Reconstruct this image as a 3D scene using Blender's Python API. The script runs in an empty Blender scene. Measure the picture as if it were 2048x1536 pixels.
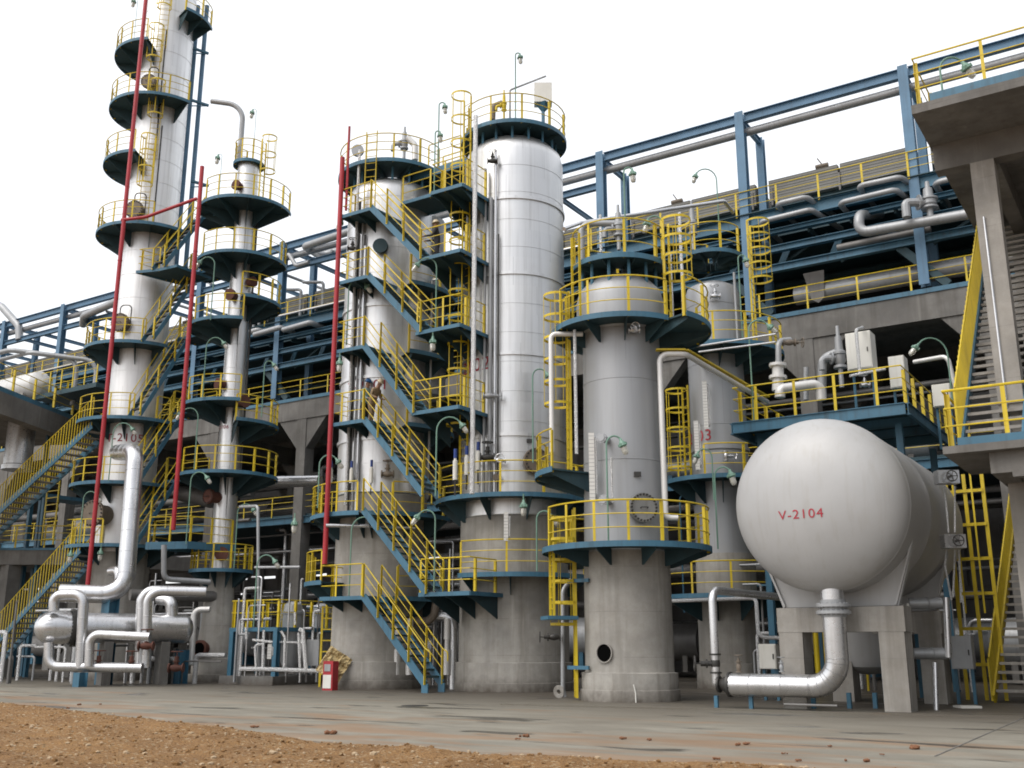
import bpy, math, random
from mathutils import Vector, Matrix, Quaternion
random.seed(7)
S = bpy.context.scene
COL = S.collection
PI = math.pi
# ------------------------------------------------------------------ surveying: camera station and sight lines
FPX, PITCH, YAW, H = 2074.0, math.radians(14.28), math.radians(32.85), 1.45
FWD = Vector((-math.sin(YAW)*math.cos(PITCH), math.cos(YAW)*math.cos(PITCH), math.sin(PITCH)))
RGT = Vector((math.cos(YAW), math.sin(YAW), 0))
UPV = RGT.cross(FWD)
HEAD = Vector((-math.sin(YAW), math.cos(YAW), 0))
def ray(px, py):
    return FWD + RGT*((px-1024)/FPX) - UPV*((py-768)/FPX)
def PX(px, py, X): d = ray(px, py); t = X/d.x; return Vector((d.x*t, d.y*t, H+d.z*t))
def PY(px, py, Y): d = ray(px, py); t = Y/d.y; return Vector((d.x*t, d.y*t, H+d.z*t))
def PZ(px, py, Z): d = ray(px, py); t = (Z-H)/d.z; return Vector((d.x*t, d.y*t, Z))
def PD(px, py, D): d = ray(px, py); t = D/d.dot(HEAD); return Vector((d.x*t, d.y*t, H+d.z*t))
def zd(py, D): return PD(1024, py, D).z
def pix(p):
    v = Vector(p)-Vector((0, 0, H)); c = v.dot(FWD)
    return 1024+FPX*v.dot(RGT)/c, 768-FPX*v.dot(UPV)/c
def along(p, d, px):
    """walk from p in direction d until the sight line of column px is met"""
    lo, hi = 0.0, 30.0
    s0 = pix(p)[0] < px
    for _ in range(60):
        m = (lo+hi)/2
        if (pix(p+d*m)[0] < px) == s0: lo = m
        else: hi = m
    return p+d*lo
def V(x, y=None, z=None): return Vector((x, y, z)) if y is not None else Vector(x)
XA, YA, ZA = V(1, 0, 0), V(0, 1, 0), V(0, 0, 1)

# ------------------------------------------------------------------ materials
def newmat(name):
    m = bpy.data.materials.new(name); m.use_nodes = True
    nt = m.node_tree
    return m, nt, nt.nodes['Principled BSDF']
class N:
    def __init__(s, nt): s.nt = nt
    def n(s, t, **k):
        x = s.nt.nodes.new(t)
        for a, b in k.items(): setattr(x, a, b)
        return x
    def l(s, a, b): s.nt.links.new(a, b)
    def math(s, op, a, b=None, c=None):
        x = s.n('ShaderNodeMath', operation=op)
        for i, v in enumerate((a, b, c)):
            if v is None: continue
            if isinstance(v, (int, float)): x.inputs[i].default_value = v
            else: s.l(v, x.inputs[i])
        return x.outputs[0]
    def noise(s, vec, scale, detail=4, rough=.55, dist=0):
        x = s.n('ShaderNodeTexNoise'); x.inputs['Scale'].default_value = scale; x.inputs['Detail'].default_value = detail
        x.inputs['Roughness'].default_value = rough; x.inputs['Distortion'].default_value = dist
        s.l(vec, x.inputs['Vector']); return x.outputs['Fac']
    def pos(s): return s.n('ShaderNodeNewGeometry').outputs['Position']
    def obj(s): return s.n('ShaderNodeTexCoord').outputs['Object']
    def scale(s, vec, v):
        x = s.n('ShaderNodeMapping'); x.inputs['Scale'].default_value = v; s.l(vec, x.inputs['Vector']); return x.outputs[0]
    def ramp(s, f, a, b, ca=(0, 0, 0, 1), cb=(1, 1, 1, 1)):
        x = s.n('ShaderNodeValToRGB'); e = x.color_ramp.elements
        e[0].position, e[1].position, e[0].color, e[1].color = a, b, ca, cb
        s.l(f, x.inputs[0]); return x.outputs[0]
    def mix(s, f, a, b, mode='MIX'):
        x = s.n('ShaderNodeMix', data_type='RGBA', blend_type=mode)
        for i, v in ((0, f), (6, a), (7, b)):
            if isinstance(v, (int, float)): x.inputs[i].default_value = v
            elif isinstance(v, (tuple, list)): x.inputs[i].default_value = v if len(v) == 4 else (*v, 1)
            else: s.l(v, x.inputs[i])
        return x.outputs[2]
    def bump(s, f, st, dist=.02):
        x = s.n('ShaderNodeBump'); x.inputs['Strength'].default_value = st; x.inputs['Distance'].default_value = dist
        s.l(f, x.inputs['Height']); return x.outputs[0]
def c4(c): return (*c, 1)
def paint(name, col, rough=.5, metal=0., var=.25, dirt=.35, dirtcol=(.09, .07, .05), chip=0., bump=0.):
    """painted or plain metal with blotches, vertical dirt runs and optional rust"""
    m, nt, b = newmat(name); n = N(nt); p = n.pos()
    big = n.noise(p, .9, 5); run = n.noise(n.scale(p, (7, 7, .45)), 1.0, 4); fine = n.noise(p, 14, 3)
    dark = tuple(v*(1-var) for v in col); lite = tuple(min(1, v*(1+var*.5)) for v in col)
    c = n.mix(n.ramp(big, .3, .7), c4(dark), c4(lite))
    d = n.math('MULTIPLY', n.ramp(run, .52, .78), dirt)
    c = n.mix(d, c, c4(dirtcol))
    if chip:
        c = n.mix(n.math('MULTIPLY', n.ramp(n.noise(p, 5.5, 6, .7), .6, .68), chip), c, (.12, .05, .025, 1))
    n.l(c, b.inputs['Base Color'])
    n.l(n.math('ADD', rough-.1, n.math('MULTIPLY', fine, .2)), b.inputs['Roughness'])
    b.inputs['Metallic'].default_value = metal
    if bump: n.l(n.bump(fine, bump, .01), b.inputs['Normal'])
    return m
def cladding(name, col, rough, metal, hz, seg, var=.10):
    """sheet-metal jacket: panels around the vessel that differ a little in tone and gloss, with vertical runs"""
    m, nt, b = newmat(name); n = N(nt); o = n.obj()
    sx = n.n('ShaderNodeSeparateXYZ'); n.l(o, sx.inputs[0])
    ang = n.math('ARCTAN2', sx.outputs[1], sx.outputs[0])
    row = n.math('FLOOR', n.math('DIVIDE', sx.outputs[2], hz))
    t = n.math('ADD', n.math('MULTIPLY', ang, seg/(2*PI)), n.math('MULTIPLY', row, .37))
    cell = n.math('FLOOR', t); fr = n.math('FRACT', t)
    cv = n.n('ShaderNodeCombineXYZ'); n.l(cell, cv.inputs[0]); n.l(row, cv.inputs[1])
    wn = n.n('ShaderNodeTexWhiteNoise', noise_dimensions='3D'); n.l(cv.outputs[0], wn.inputs['Vector'])
    w = wn.outputs['Value']
    seam = n.math('LESS_THAN', fr, .012)
    p = n.pos()
    run = n.noise(n.scale(p, (5, 5, .16)), 1.0, 5, .6)
    blot = n.noise(p, 1.3, 4)
    base = n.mix(w, c4(tuple(v*(1-var) for v in col)), c4(tuple(min(1, v*(1+var*.6)) for v in col)))
    base = n.mix(n.math('MULTIPLY', n.ramp(run, .5, .8), .38), base, (.25, .24, .23, 1))
    base = n.mix(n.math('MULTIPLY', n.ramp(blot, .55, .8), .16), base, (.45, .42, .37, 1))
    base = n.mix(n.math('MULTIPLY', seam, .22), base, (.2, .2, .2, 1))
    n.l(base, b.inputs['Base Color'])
    n.l(n.math('ADD', rough-.06, n.math('ADD', n.math('MULTIPLY', w, .09), n.math('MULTIPLY', run, .12))), b.inputs['Roughness'])
    b.inputs['Metallic'].default_value = metal
    n.l(n.bump(n.noise(n.scale(p, (2.2, 2.2, .8)), 1, 3), .10, .06), b.inputs['Normal'])
    return m
def concrete(name, col, stain=.5, wet_shade=0., boards=0.):
    m, nt, b = newmat(name); n = N(nt); p = n.pos()
    big = n.noise(p, .55, 6, .6); mid = n.noise(p, 3.2, 6, .65); fine = n.noise(p, 38, 4, .7)
    run = n.noise(n.scale(p, (2.6, 2.6, .14)), 1, 5, .6)
    c = n.mix(n.ramp(big, .32, .66), c4(tuple(v*.58 for v in col)), c4(tuple(v*1.15 for v in col)))
    c = n.mix(n.math('MULTIPLY', n.ramp(mid, .42, .72), .35), c, c4((col[0]*.62, col[1]*.58, col[2]*.52)))
    c = n.mix(n.math('MULTIPLY', n.ramp(run, .48, .75), stain), c, c4((col[0]*.36, col[1]*.33, col[2]*.29)))
    c = n.mix(n.math('MULTIPLY', n.ramp(fine, .35, .7), .22), c, c4(tuple(v*.5 for v in col)))
    zz = n.n('ShaderNodeSeparateXYZ'); n.l(p, zz.inputs[0])
    pour = n.math('FRACT', n.math('ADD', n.math('DIVIDE', zz.outputs[2], 1.22), n.math('MULTIPLY', big, .035)))
    c = n.mix(n.math('MULTIPLY', n.math('MULTIPLY', n.math('LESS_THAN', pour, .014), n.ramp(mid, .35, .6)), .55), c, c4(tuple(v*.45 for v in col)))
    patch = n.ramp(n.noise(n.scale(p, (1.1, 1.1, .8)), .9, 3, .4), .56, .58)
    c = n.mix(n.math('MULTIPLY', patch, .28), c, c4(tuple(v*.62 for v in col)))
    c = n.mix(n.math('MULTIPLY', n.ramp(n.noise(n.scale(p, (3.4, 3.4, .22)), 1.3, 4, .6), .60, .74), .30), c, c4((col[0]*1.45, col[1]*1.45, col[2]*1.42)))
    if wet_shade:  # darker foot: grime and contact shade put into the colour
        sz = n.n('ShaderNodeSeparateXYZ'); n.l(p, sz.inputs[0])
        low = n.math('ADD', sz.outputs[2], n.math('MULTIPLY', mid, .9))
        c = n.mix(n.math('MULTIPLY', n.ramp(low, .35, 1.1, (1, 1, 1, 1), (0, 0, 0, 1)), wet_shade), c, (.075, .06, .045, 1))
    n.l(c, b.inputs['Base Color']); b.inputs['Roughness'].default_value = .88
    n.l(n.bump(n.math('ADD', fine, n.math('MULTIPLY', mid, 1.5)), .25, .015), b.inputs['Normal'])
    return m
M = {}
M['alu'] = cladding('aluminium_cladding', (.74, .74, .74), .33, .85, 1.12, 5, .04)
M['alu_tall'] = cladding('aluminium_cladding_tall', (.78, .78, .78), .42, .75, 1.25, 4, .03)
M['grey_shell'] = cladding('grey_painted_shell', (.36, .37, .385), .42, .35, 2.4, 3, .03)
M['pipe_alu'] = paint('bright_pipe_jacket', (.66, .66, .67), .30, .9, .14, .35, (.25, .24, .22), bump=.15)
M['pipe_white'] = paint('pale_pipe_jacket', (.72, .71, .69), .45, .35, .1, .25, (.3, .28, .25))
M['foil'] = None
M['pipe_grey'] = paint('grey_pipe_paint', (.36, .37, .38), .42, .3, .15, .3)
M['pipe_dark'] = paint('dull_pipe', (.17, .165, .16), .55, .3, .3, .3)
M['steel_dark'] = paint('dark_fitting', (.06, .058, .055), .5, .5, .3, .3)
M['rust'] = paint('rusty_primer', (.13, .05, .035), .75, .1, .35, .3)
M['manhole'] = paint('grey_brown_cover', (.2, .165, .13), .7, .15, .35, .4)
M['blue'] = paint('blue_steel_paint', (.05, .15, .228), .5, .0, .25, .5, (.025, .035, .04), .25)
M['blue_pale'] = paint('weathered_blue_paint', (.10, .205, .32), .55, .0, .2, .35, (.05, .06, .07), .15)
M['deck'] = paint('teal_blue_deck', (.024, .062, .078), .65, .0, .3, .4, (.02, .03, .03))
M['yellow'] = paint('yellow_rail_paint', (.64, .475, .018), .45, .0, .22, .4, (.16, .1, .02), .25)
M['red'] = paint('red_riser_paint', (.40, .022, .032), .45, .0, .2, .3, (.15, .02, .02))
M['green'] = paint('mint_green_paint', (.16, .29, .225), .45, .0, .2, .35)
M['white'] = paint('white_cabinet_paint', (.72, .71, .66), .5, .0, .1, .25, (.3, .27, .2))
M['tank'] = paint('pale_grey_tank_paint', (.415, .415, .415), .46, .12, .07, .4, (.33, .31, .28))
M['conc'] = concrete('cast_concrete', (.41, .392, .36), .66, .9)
M['conc_dark'] = concrete('weathered_concrete', (.20, .192, .18), .62)
M['conc_pale'] = concrete('pale_concrete', (.39, .37, .34), .7)
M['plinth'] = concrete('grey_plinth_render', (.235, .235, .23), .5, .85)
M['blue_cap'] = paint('blue_instrument_cap', (.015, .045, .22), .4, 0, .2, .1)
M['cover'] = paint('grey_cover_plate', (.30, .30, .29), .6, .2, .3, .4)
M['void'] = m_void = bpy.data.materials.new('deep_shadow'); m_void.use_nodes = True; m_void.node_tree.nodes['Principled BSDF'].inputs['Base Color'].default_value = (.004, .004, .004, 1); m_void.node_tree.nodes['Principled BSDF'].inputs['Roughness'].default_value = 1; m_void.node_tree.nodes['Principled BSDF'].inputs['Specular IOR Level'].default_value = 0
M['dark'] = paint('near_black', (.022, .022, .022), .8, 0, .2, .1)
M['letter'] = paint('red_lettering', (.42, .03, .05), .6, 0, .25, .1)
def m_foil():
    m, nt, b = newmat('crinkled_foil'); n = N(nt); p = n.pos()
    f = n.noise(n.scale(p, (9, 9, 26)), 1.6, 5, .75)
    n.l(n.mix(n.ramp(f, .35, .65), (.5, .5, .5, 1), (.92, .92, .92, 1)), b.inputs['Base Color'])
    b.inputs['Metallic'].default_value = .75; b.inputs['Roughness'].default_value = .33
    n.l(n.bump(f, 1.0, .06), b.inputs['Normal']); return m
M['foil'] = m_foil()
def m_glass():
    m, nt, b = newmat('frosted_lamp_glass'); b.inputs['Base Color'].default_value = (.75, .74, .68, 1)
    b.inputs['Roughness'].default_value = .25; b.inputs['Transmission Weight'].default_value = .35; return m
M['glass'] = m_glass()
def m_plain(name, col, r=.7):
    m, nt, b = newmat(name); n = N(nt); p = n.pos()
    n.l(n.mix(n.ramp(n.noise(p, 18, 3), .35, .7), c4(tuple(v*.75 for v in col)), c4(col)), b.inputs['Base Color'])
    b.inputs['Roughness'].default_value = r; return m
def m_louver():
    m, nt, b = newmat('louvred_panel'); n = N(nt); p = n.pos()
    sz = n.n('ShaderNodeSeparateXYZ'); n.l(p, sz.inputs[0])
    st = n.math('FRACT', n.math('MULTIPLY', sz.outputs[2], 7.0))
    c = n.mix(n.ramp(st, .55, .75), (.36, .355, .335, 1), (.15, .15, .14, 1))
    c = n.mix(n.math('MULTIPLY', n.noise(p, 2, 5), .5), c, (.13, .12, .1, 1))
    n.l(c, b.inputs['Base Color']); b.inputs['Roughness'].default_value = .7
    n.l(n.bump(st, .8, .03), b.inputs['Normal']); return m
M['louver'] = m_louver()
def m_gauge():
    m, nt, b = newmat('ruled_gauge_face'); n = N(nt); p = n.pos(); sz = n.n('ShaderNodeSeparateXYZ'); n.l(p, sz.inputs[0])
    f = n.math('FRACT', n.math('MULTIPLY', sz.outputs[2], 9.0))
    n.l(n.mix(n.math('LESS_THAN', f, .14), (.66, .65, .62, 1), (.30, .30, .29, 1)), b.inputs['Base Color']); b.inputs['Roughness'].default_value = .5; return m
M['gauge'] = m_gauge()
# ------------------------------------------------------------------ mesh builder
class MB:
    def __init__(s): s.v = []; s.f = []; s.sm = []
    def add(s, vs, fs, smooth=False):
        o = len(s.v); s.v += [tuple(q) for q in vs]; s.f += [tuple(i+o for i in f) for f in fs]; s.sm += [smooth]*len(fs); return s
    def frame(s, c, ax, ay, az, sx, sy, sz):
        c, vs = Vector(c), []
        for i in (-.5, .5):
            for j in (-.5, .5):
                for k in (-.5, .5): vs.append(c+ax*(i*sx)+ay*(j*sy)+az*(k*sz))
        return s.add(vs, [(0, 1, 3, 2), (4, 6, 7, 5), (0, 4, 5, 1), (2, 3, 7, 6), (0, 2, 6, 4), (1, 5, 7, 3)])
    def box(s, c, sx, sy, sz, rz=0.):
        a = V(math.cos(rz), math.sin(rz), 0); b = V(-math.sin(rz), math.cos(rz), 0)
        return s.frame(c, a, b, ZA, sx, sy, sz)
    def beam(s, p, q, w, h, side=None):
        """bar from p to q, w wide (sideways), h deep"""
        p, q = Vector(p), Vector(q); d = (q-p); L = d.length; d.normalize()
        sd = side or (ZA.cross(d) if abs(d.z) < .99 else XA)
        sd = (sd-d*sd.dot(d)).normalized(); u = d.cross(sd)
        return s.frame((p+q)/2, d, sd, u, L, w, h)
    def ibeam(s, p, q, w, h, t=.025):
        p, q = Vector(p), Vector(q); d = (q-p); L = d.length; d.normalize()
        sd = (ZA.cross(d) if abs(d.z) < .99 else XA).normalized(); u = d.cross(sd).normalized(); c = (p+q)/2
        s.frame(c+u*(h/2-t/2), d, sd, u, L, w, t); s.frame(c-u*(h/2-t/2), d, sd, u, L, w, t)
        return s.frame(c, d, sd, u, L, t, h-2*t-.002)
    def tube(s, pts, r, n=8, cap=True):
        pts = [Vector(q) for q in pts]; rs = r if isinstance(r, (list, tuple)) else [r]*len(pts)
        t0 = (pts[1]-pts[0]).normalized(); a = t0.orthogonal().normalized(); prev = t0; vs = []; fs = []
        for i, q in enumerate(pts):
            if i == 0: t = t0
            elif i == len(pts)-1: t = (pts[i]-pts[i-1]).normalized()
            else:
                t = ((pts[i]-pts[i-1]).normalized()+(pts[i+1]-pts[i]).normalized())
                t = t.normalized() if t.length > 1e-6 else prev
            a = prev.rotation_difference(t) @ a; prev = t; b = t.cross(a)
            for k in range(n):
                w = 2*PI*k/n; vs.append(q+(a*math.cos(w)+b*math.sin(w))*rs[i])
        for i in range(len(pts)-1):
            for k in range(n): fs.append((i*n+k, i*n+(k+1) % n, (i+1)*n+(k+1) % n, (i+1)*n+k))
        s.add(vs, fs, True)
        if cap:
            m = (len(pts)-1)*n
            s.add([vs[k] for k in range(n)], [tuple(range(n-1, -1, -1))]); s.add([vs[m+k] for k in range(n)], [tuple(range(n))])
        return s
    def cyl(s, p, q, r, n=14, r2=None): return s.tube([p, q], [r, r if r2 is None else r2], n)
    def lathe(s, c, prof, n=40, axis=ZA, a0=0., a1=2*PI):
        """profile [(radius, height)] swept about axis through c"""
        c = Vector(c); axis = axis.normalized(); u = axis.orthogonal().normalized(); w = axis.cross(u)
        full = abs(a1-a0-2*PI) < 1e-6; cnt = n if full else n+1; vs = []; fs = []
        for r, h in prof:
            for k in range(cnt):
                t = a0+(a1-a0)*k/n; vs.append(c+axis*h+(u*math.cos(t)+w*math.sin(t))*r)
        for i in range(len(prof)-1):
            for k in range(n):
                k2 = (k+1) % cnt; fs.append((i*cnt+k, i*cnt+k2, (i+1)*cnt+k2, (i+1)*cnt+k))
        return s.add(vs, fs, True)
    def prism(s, pts, z0, z1):
        n = len(pts)
        vs = [V(p[0], p[1], z0) for p in pts]+[V(p[0], p[1], z1) for p in pts]
        fs = [tuple(range(n-1, -1, -1)), tuple(range(n, 2*n))]+[(i, (i+1) % n, n+(i+1) % n, n+i) for i in range(n)]
        return s.add(vs, fs)
    def extrude(s, pts, d):
        n = len(pts); pts = [Vector(p) for p in pts]; d = Vector(d)
        vs = pts+[p+d for p in pts]
        return s.add(vs, [tuple(range(n-1, -1, -1)), tuple(range(n, 2*n))]+[(i, (i+1) % n, n+(i+1) % n, n+i) for i in range(n)])
    def flange(s, c, ax, r, t=.06, bolts=10, n=18):
        ax = Vector(ax).normalized(); c = Vector(c)
        s.lathe(c, [(0, -t/2), (r, -t/2), (r, t/2), (0, t/2)], n, ax)
        u = ax.orthogonal().normalized(); w = ax.cross(u)
        for k in range(bolts):
            a = 2*PI*k/bolts; p = c+(u*math.cos(a)+w*math.sin(a))*r*.86
            s.cyl(p-ax*(t*.5+.025), p+ax*(t*.5+.025), r*.055, 6)
        return s
def wl(o):
    p = Vector((0, 0, 0))
    while o is not None: p += o.location; o = o.parent
    return p
MATCACHE = {}
def obj(name, mb, m, parent=None, org=None):
    o0 = wl(parent) if parent else (Vector(org) if org is not None else Vector((0, 0, 0)))
    me = bpy.data.meshes.new(name)
    me.from_pydata([(x-o0.x, y-o0.y, z-o0.z) for x, y, z in mb.v], [], mb.f)
    me.polygons.foreach_set('use_smooth', mb.sm); me.materials.append(M[m] if isinstance(m, str) else m); me.update()
    if any(mb.sm):
        try: me.set_sharp_from_angle(angle=math.radians(35))
        except Exception: pass
    o = bpy.data.objects.new(name, me); COL.objects.link(o)
    if parent: o.parent = parent
    else: o.location = o0
    return o
def inst(me, name, parent, loc, rz=0., rot=None):
    o = bpy.data.objects.new(name, me); COL.objects.link(o); o.parent = parent; o.location = Vector(loc)-wl(parent)
    if rot is not None: o.rotation_mode = 'QUATERNION'; o.rotation_quaternion = rot
    else: o.rotation_euler = (0, 0, rz)
    return o
LABELS = {}
def tag(o, label, cat, group=None, kind=None):
    if label: o['label'] = label
    if cat: o['category'] = cat
    if group: o['group'] = group
    if kind: o['kind'] = kind
    return o
def thing(name, loc, label, cat, group=None):
    o = bpy.data.objects.new(name, None); COL.objects.link(o); o.location = Vector(loc); o.empty_display_size = .2
    return tag(o, label, cat, group)
def solo(name, mb, m, label, cat, group=None):
    org = Vector(mb.v[0]); 
    return tag(obj(name, mb, m, None, org), label, cat, group)
def struct(name, mb, m): return tag(obj(name, mb, m), None, None, None, 'structure')
def fillet(pts, R, k=6):
    pts = [Vector(p) for p in pts]; out = [pts[0]]
    for i in range(1, len(pts)-1):
        a, b, c = pts[i-1], pts[i], pts[i+1]; u = (a-b); w = (c-b)
        la, lc = u.length, w.length; u.normalize(); w.normalize()
        ang = u.angle(w)
        if ang > 3.05 or ang < .08 or la < 1e-4 or lc < 1e-4: out.append(b); continue
        d = min(R/math.tan(ang/2), la*.48, lc*.48); r = d*math.tan(ang/2)
        ctr = b+(u+w).normalized()*(r/math.sin(ang/2)); p0, p1 = b+u*d, b+w*d
        v0, v1 = p0-ctr, p1-ctr
        tot = v0.angle(v1); axis = v0.cross(v1).normalized()
        for j in range(k+1): out.append(ctr+Quaternion(axis, tot*j/k) @ v0)
    out.append(pts[-1]); return out
def pipe(name, label, pts, r, m='pipe_grey', R=None, cat='pipe', group=None, n=12, flanges=()):
    mb = MB(); mb.tube(fillet(pts, R or r*2.6), r, n)
    if m in ('pipe_alu', 'pipe_white') and r > .12:
        for i in range(len(pts)-1):
            a, b = Vector(pts[i]), Vector(pts[i+1]); L_ = (b-a).length; k = int(L_/1.0)
            for j in range(1, k+1): mb.lathe(a.lerp(b, j/(k+1)), [(r*.99, -.02), (r*1.03, -.012), (r*1.03, .012), (r*.99, .02)], n, b-a)
    for (t, i) in flanges:
        a, b = Vector(pts[i]), Vector(pts[i+1]); mb.flange(a.lerp(b, t), b-a, r*1.55, r*.5, 8, 14)
    return solo(name, mb, m, label, cat, group)
# ------------------------------------------------------------------ railings
_post = {}
def post_mesh(h, w):
    k = (round(h, 2), round(w, 3))
    if k not in _post:
        mb = MB(); t = .012
        mb.frame((0, 0, h/2), XA, YA, ZA, w, t, h); mb.frame((-w/2+t/2, w/2+t/2+.001, h/2), XA, YA, ZA, t, w, h)
        me = bpy.data.meshes.new('post'); me.from_pydata(mb.v, [], mb.f); me.materials.append(M['yellow']); _post[k] = me
    return _post[k]
def rails(parent, pts, h=1.15, gap=1.15, w=.075, r=.024, levels=(.36, .68), closed=False, mat='yellow', down=.1, ends=True):
    """three rails and separate posts along a polyline at deck level"""
    pts = [Vector(p) for p in pts]
    if closed: pts = pts+[pts[0]]
    mb = MB(); mb.tube([p+ZA*h for p in pts], r, 6); obj('handrail', mb, mat, parent)
    for f in levels:
        mb = MB(); mb.tube([p+ZA*h*f for p in pts], r*.68, 5); obj('mid_rail', mb, mat, parent)
    L = [0.]
    for i in range(1, len(pts)): L.append(L[-1]+(pts[i]-pts[i-1]).length)
    cnt = max(1, round(L[-1]/gap)); me = post_mesh(h+down-.03, w)
    for k in range(cnt+(0 if closed else 1)):
        s = L[-1]*k/cnt; i = 0
        while i < len(L)-2 and L[i+1] < s: i += 1
        f = (s-L[i])/max(1e-6, L[i+1]-L[i]); p = pts[i].lerp(pts[i+1], f); d = pts[i+1]-pts[i]
        inst(me, 'post', parent, p-ZA*down, math.atan2(d.y, d.x))
# ------------------------------------------------------------------ columns
class Column:
    def __init__(s, name, label, px, py, D, z0=0.):
        p = PD(px, py, D); s.x, s.y, s.D = p.x, p.y, D
        v = V(p.x, p.y, 0).normalized(); s.toward = -v; s.right = V(v.y, -v.x, 0)
        s.root = thing('process_tower', (p.x, p.y, 0), label, 'process tower')
    def dir(s, phi):
        a = math.radians(phi); return s.toward*math.cos(a)+s.right*math.sin(a)
    def pt(s, phi, r, z): return V(s.x, s.y, z)+s.dir(phi)*r
    def z(s, py, R=0.): return zd(py, s.D-R)
    def arc(s, r, z, a0, a1, step=9):
        n = max(2, int(abs(a1-a0)/step)); return [s.pt(a0+(a1-a0)*i/n, r, z) for i in range(n+1)]
    def shell(s, name, prof, m, seams=None, bands=(), n=56, parent=None):
        pr = []
        zs = []
        for i in range(len(prof)-1):
            (r0, z0), (r1, z1) = prof[i], prof[i+1]; pr.append((r0, z0))
            if seams and z1-z0 > seams*1.5:
                k = int((z1-z0)/seams)
                for j in range(1, k+1):
                    zz = z0+j*seams
                    if zz > z1-.1: break
                    rr = r0+(r1-r0)*(zz-z0)/(z1-z0)
                    if any(abs(zz-b) < .2 for b in bands): continue
                    zs.append((zz, rr, .012, .018))
                for b in bands:
                    if z0 < b < z1: zs.append((b, r0+(r1-r0)*(b-z0)/(z1-z0), .06, .065))
                zs.sort()
                for zz, rr, e, t in zs: pr += [(rr, zz-t), (rr+e, zz-t+.004), (rr+e, zz+t-.004), (rr, zz+t)]
                zs = []
        pr.append(prof[-1])
        mb = MB(); mb.lathe((s.x, s.y, 0), pr, n); return obj(name, mb, m, parent or s.root)
    def platform(s, z, ri, ro, a0, a1, rail=None, th=.11, brackets=True, gap=1.15, square=None, rh=1.15, bl=None, dn=9):
        """annular deck sector from a0 to a1 (0 faces the viewer, + to the picture's right) with rails and brackets"""
        full = a1-a0 >= 359
        n = max(4, int((a1-a0)/6)); vs = []; fs = []
        for i in range(n+1):
            a = a0+(a1-a0)*i/n
            vs += [s.pt(a, ri, z-.05), s.pt(a, ro, z-.05), s.pt(a, ro, z), s.pt(a, ri, z)]
        for i in range(n):
            q = i*4
            for j in range(4): fs.append((q+j, q+(j+1) % 4, q+4+(j+1) % 4, q+4+j))
        if not full: fs += [(0, 3, 2, 1), (n*4, n*4+1, n*4+2, n*4+3)]
        mb = MB(); mb.add(vs, fs); d = obj('platform', mb, 'deck', s.root)
        mb = MB(); vs = []; fs = []                                   # edge channel
        for i in range(n+1):
            a = a0+(a1-a0)*i/n
            vs += [s.pt(a, ro+.003, z-th), s.pt(a, ro+.028, z-th), s.pt(a, ro+.028, z+.05), s.pt(a, ro+.003, z+.05)]
        for i in range(n):
            q = i*4
            for j in range(4): fs.append((q+j, q+(j+1) % 4, q+4+(j+1) % 4, q+4+j))
        if not full: fs += [(0, 3, 2, 1), (n*4, n*4+1, n*4+2, n*4+3)]
        mb.add(vs, fs); obj('edge_channel', mb, 'blue', d)
        if brackets:
            bl = bl or min(.8, (ro-ri)*.8); k = max(2, round((a1-a0)/38))
            for i in range(k if full else k+1):
                a = a0+(a1-a0)*i/k
                if not full: a = min(max(a, a0+3), a1-3)
                t = Vector((-s.dir(a).y, s.dir(a).x, 0))*.02
                q = [s.pt(a, ri-.02, z-.052), s.pt(a, ro-.06, z-.052), s.pt(a, ro-.06, z-.15), s.pt(a, ri+.1, z-.06-bl), s.pt(a, ri-.02, z-.06-bl)]
                mb = MB(); mb.extrude([w-t/2 for w in q], t); obj('bracket', mb, 'deck', d)
        for r0, r1 in ([(a0, a1)] if rail is None else rail):
            rails(d, s.arc(ro-.03, z, r0, r1, dn), rh, gap, closed=(r1-r0 >= 359))
        return d
    def slab(s, corners, z, rail_paths=(), th=.11, mat='deck', gap=1.1, name='platform', brackets=()):
        """flat polygonal landing hung from the column"""
        d = obj(name, MB().prism([(c[0], c[1]) for c in corners], z-.05, z), mat, s.root)
        mb = MB(); m = len(corners)
        ctr = sum((V(c[0], c[1], 0) for c in corners), V(0, 0, 0))/m
        for i in range(m):
            a, b = V(corners[i][0], corners[i][1], z-th*.5+.01), V(corners[(i+1) % m][0], corners[(i+1) % m][1], z-th*.5+.01)
            e = (b-a).normalized(); nn = V(e.y, -e.x, 0)
            if nn.dot((a+b)/2-V(ctr.x, ctr.y, a.z)) < 0: nn = -nn
            mb.beam(a+nn*.017+e*.002, b+nn*.017-e*.002, .026, th+.03)
        obj('edge_channel', mb, 'blue', d)
        for q in brackets: obj('bracket', MB().extrude(q, V(.02, .02, 0)), 'deck', d)
        for pth in rail_paths: rails(d, [V(p[0], p[1], z) for p in pth], gap=gap)
        return d
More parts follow.
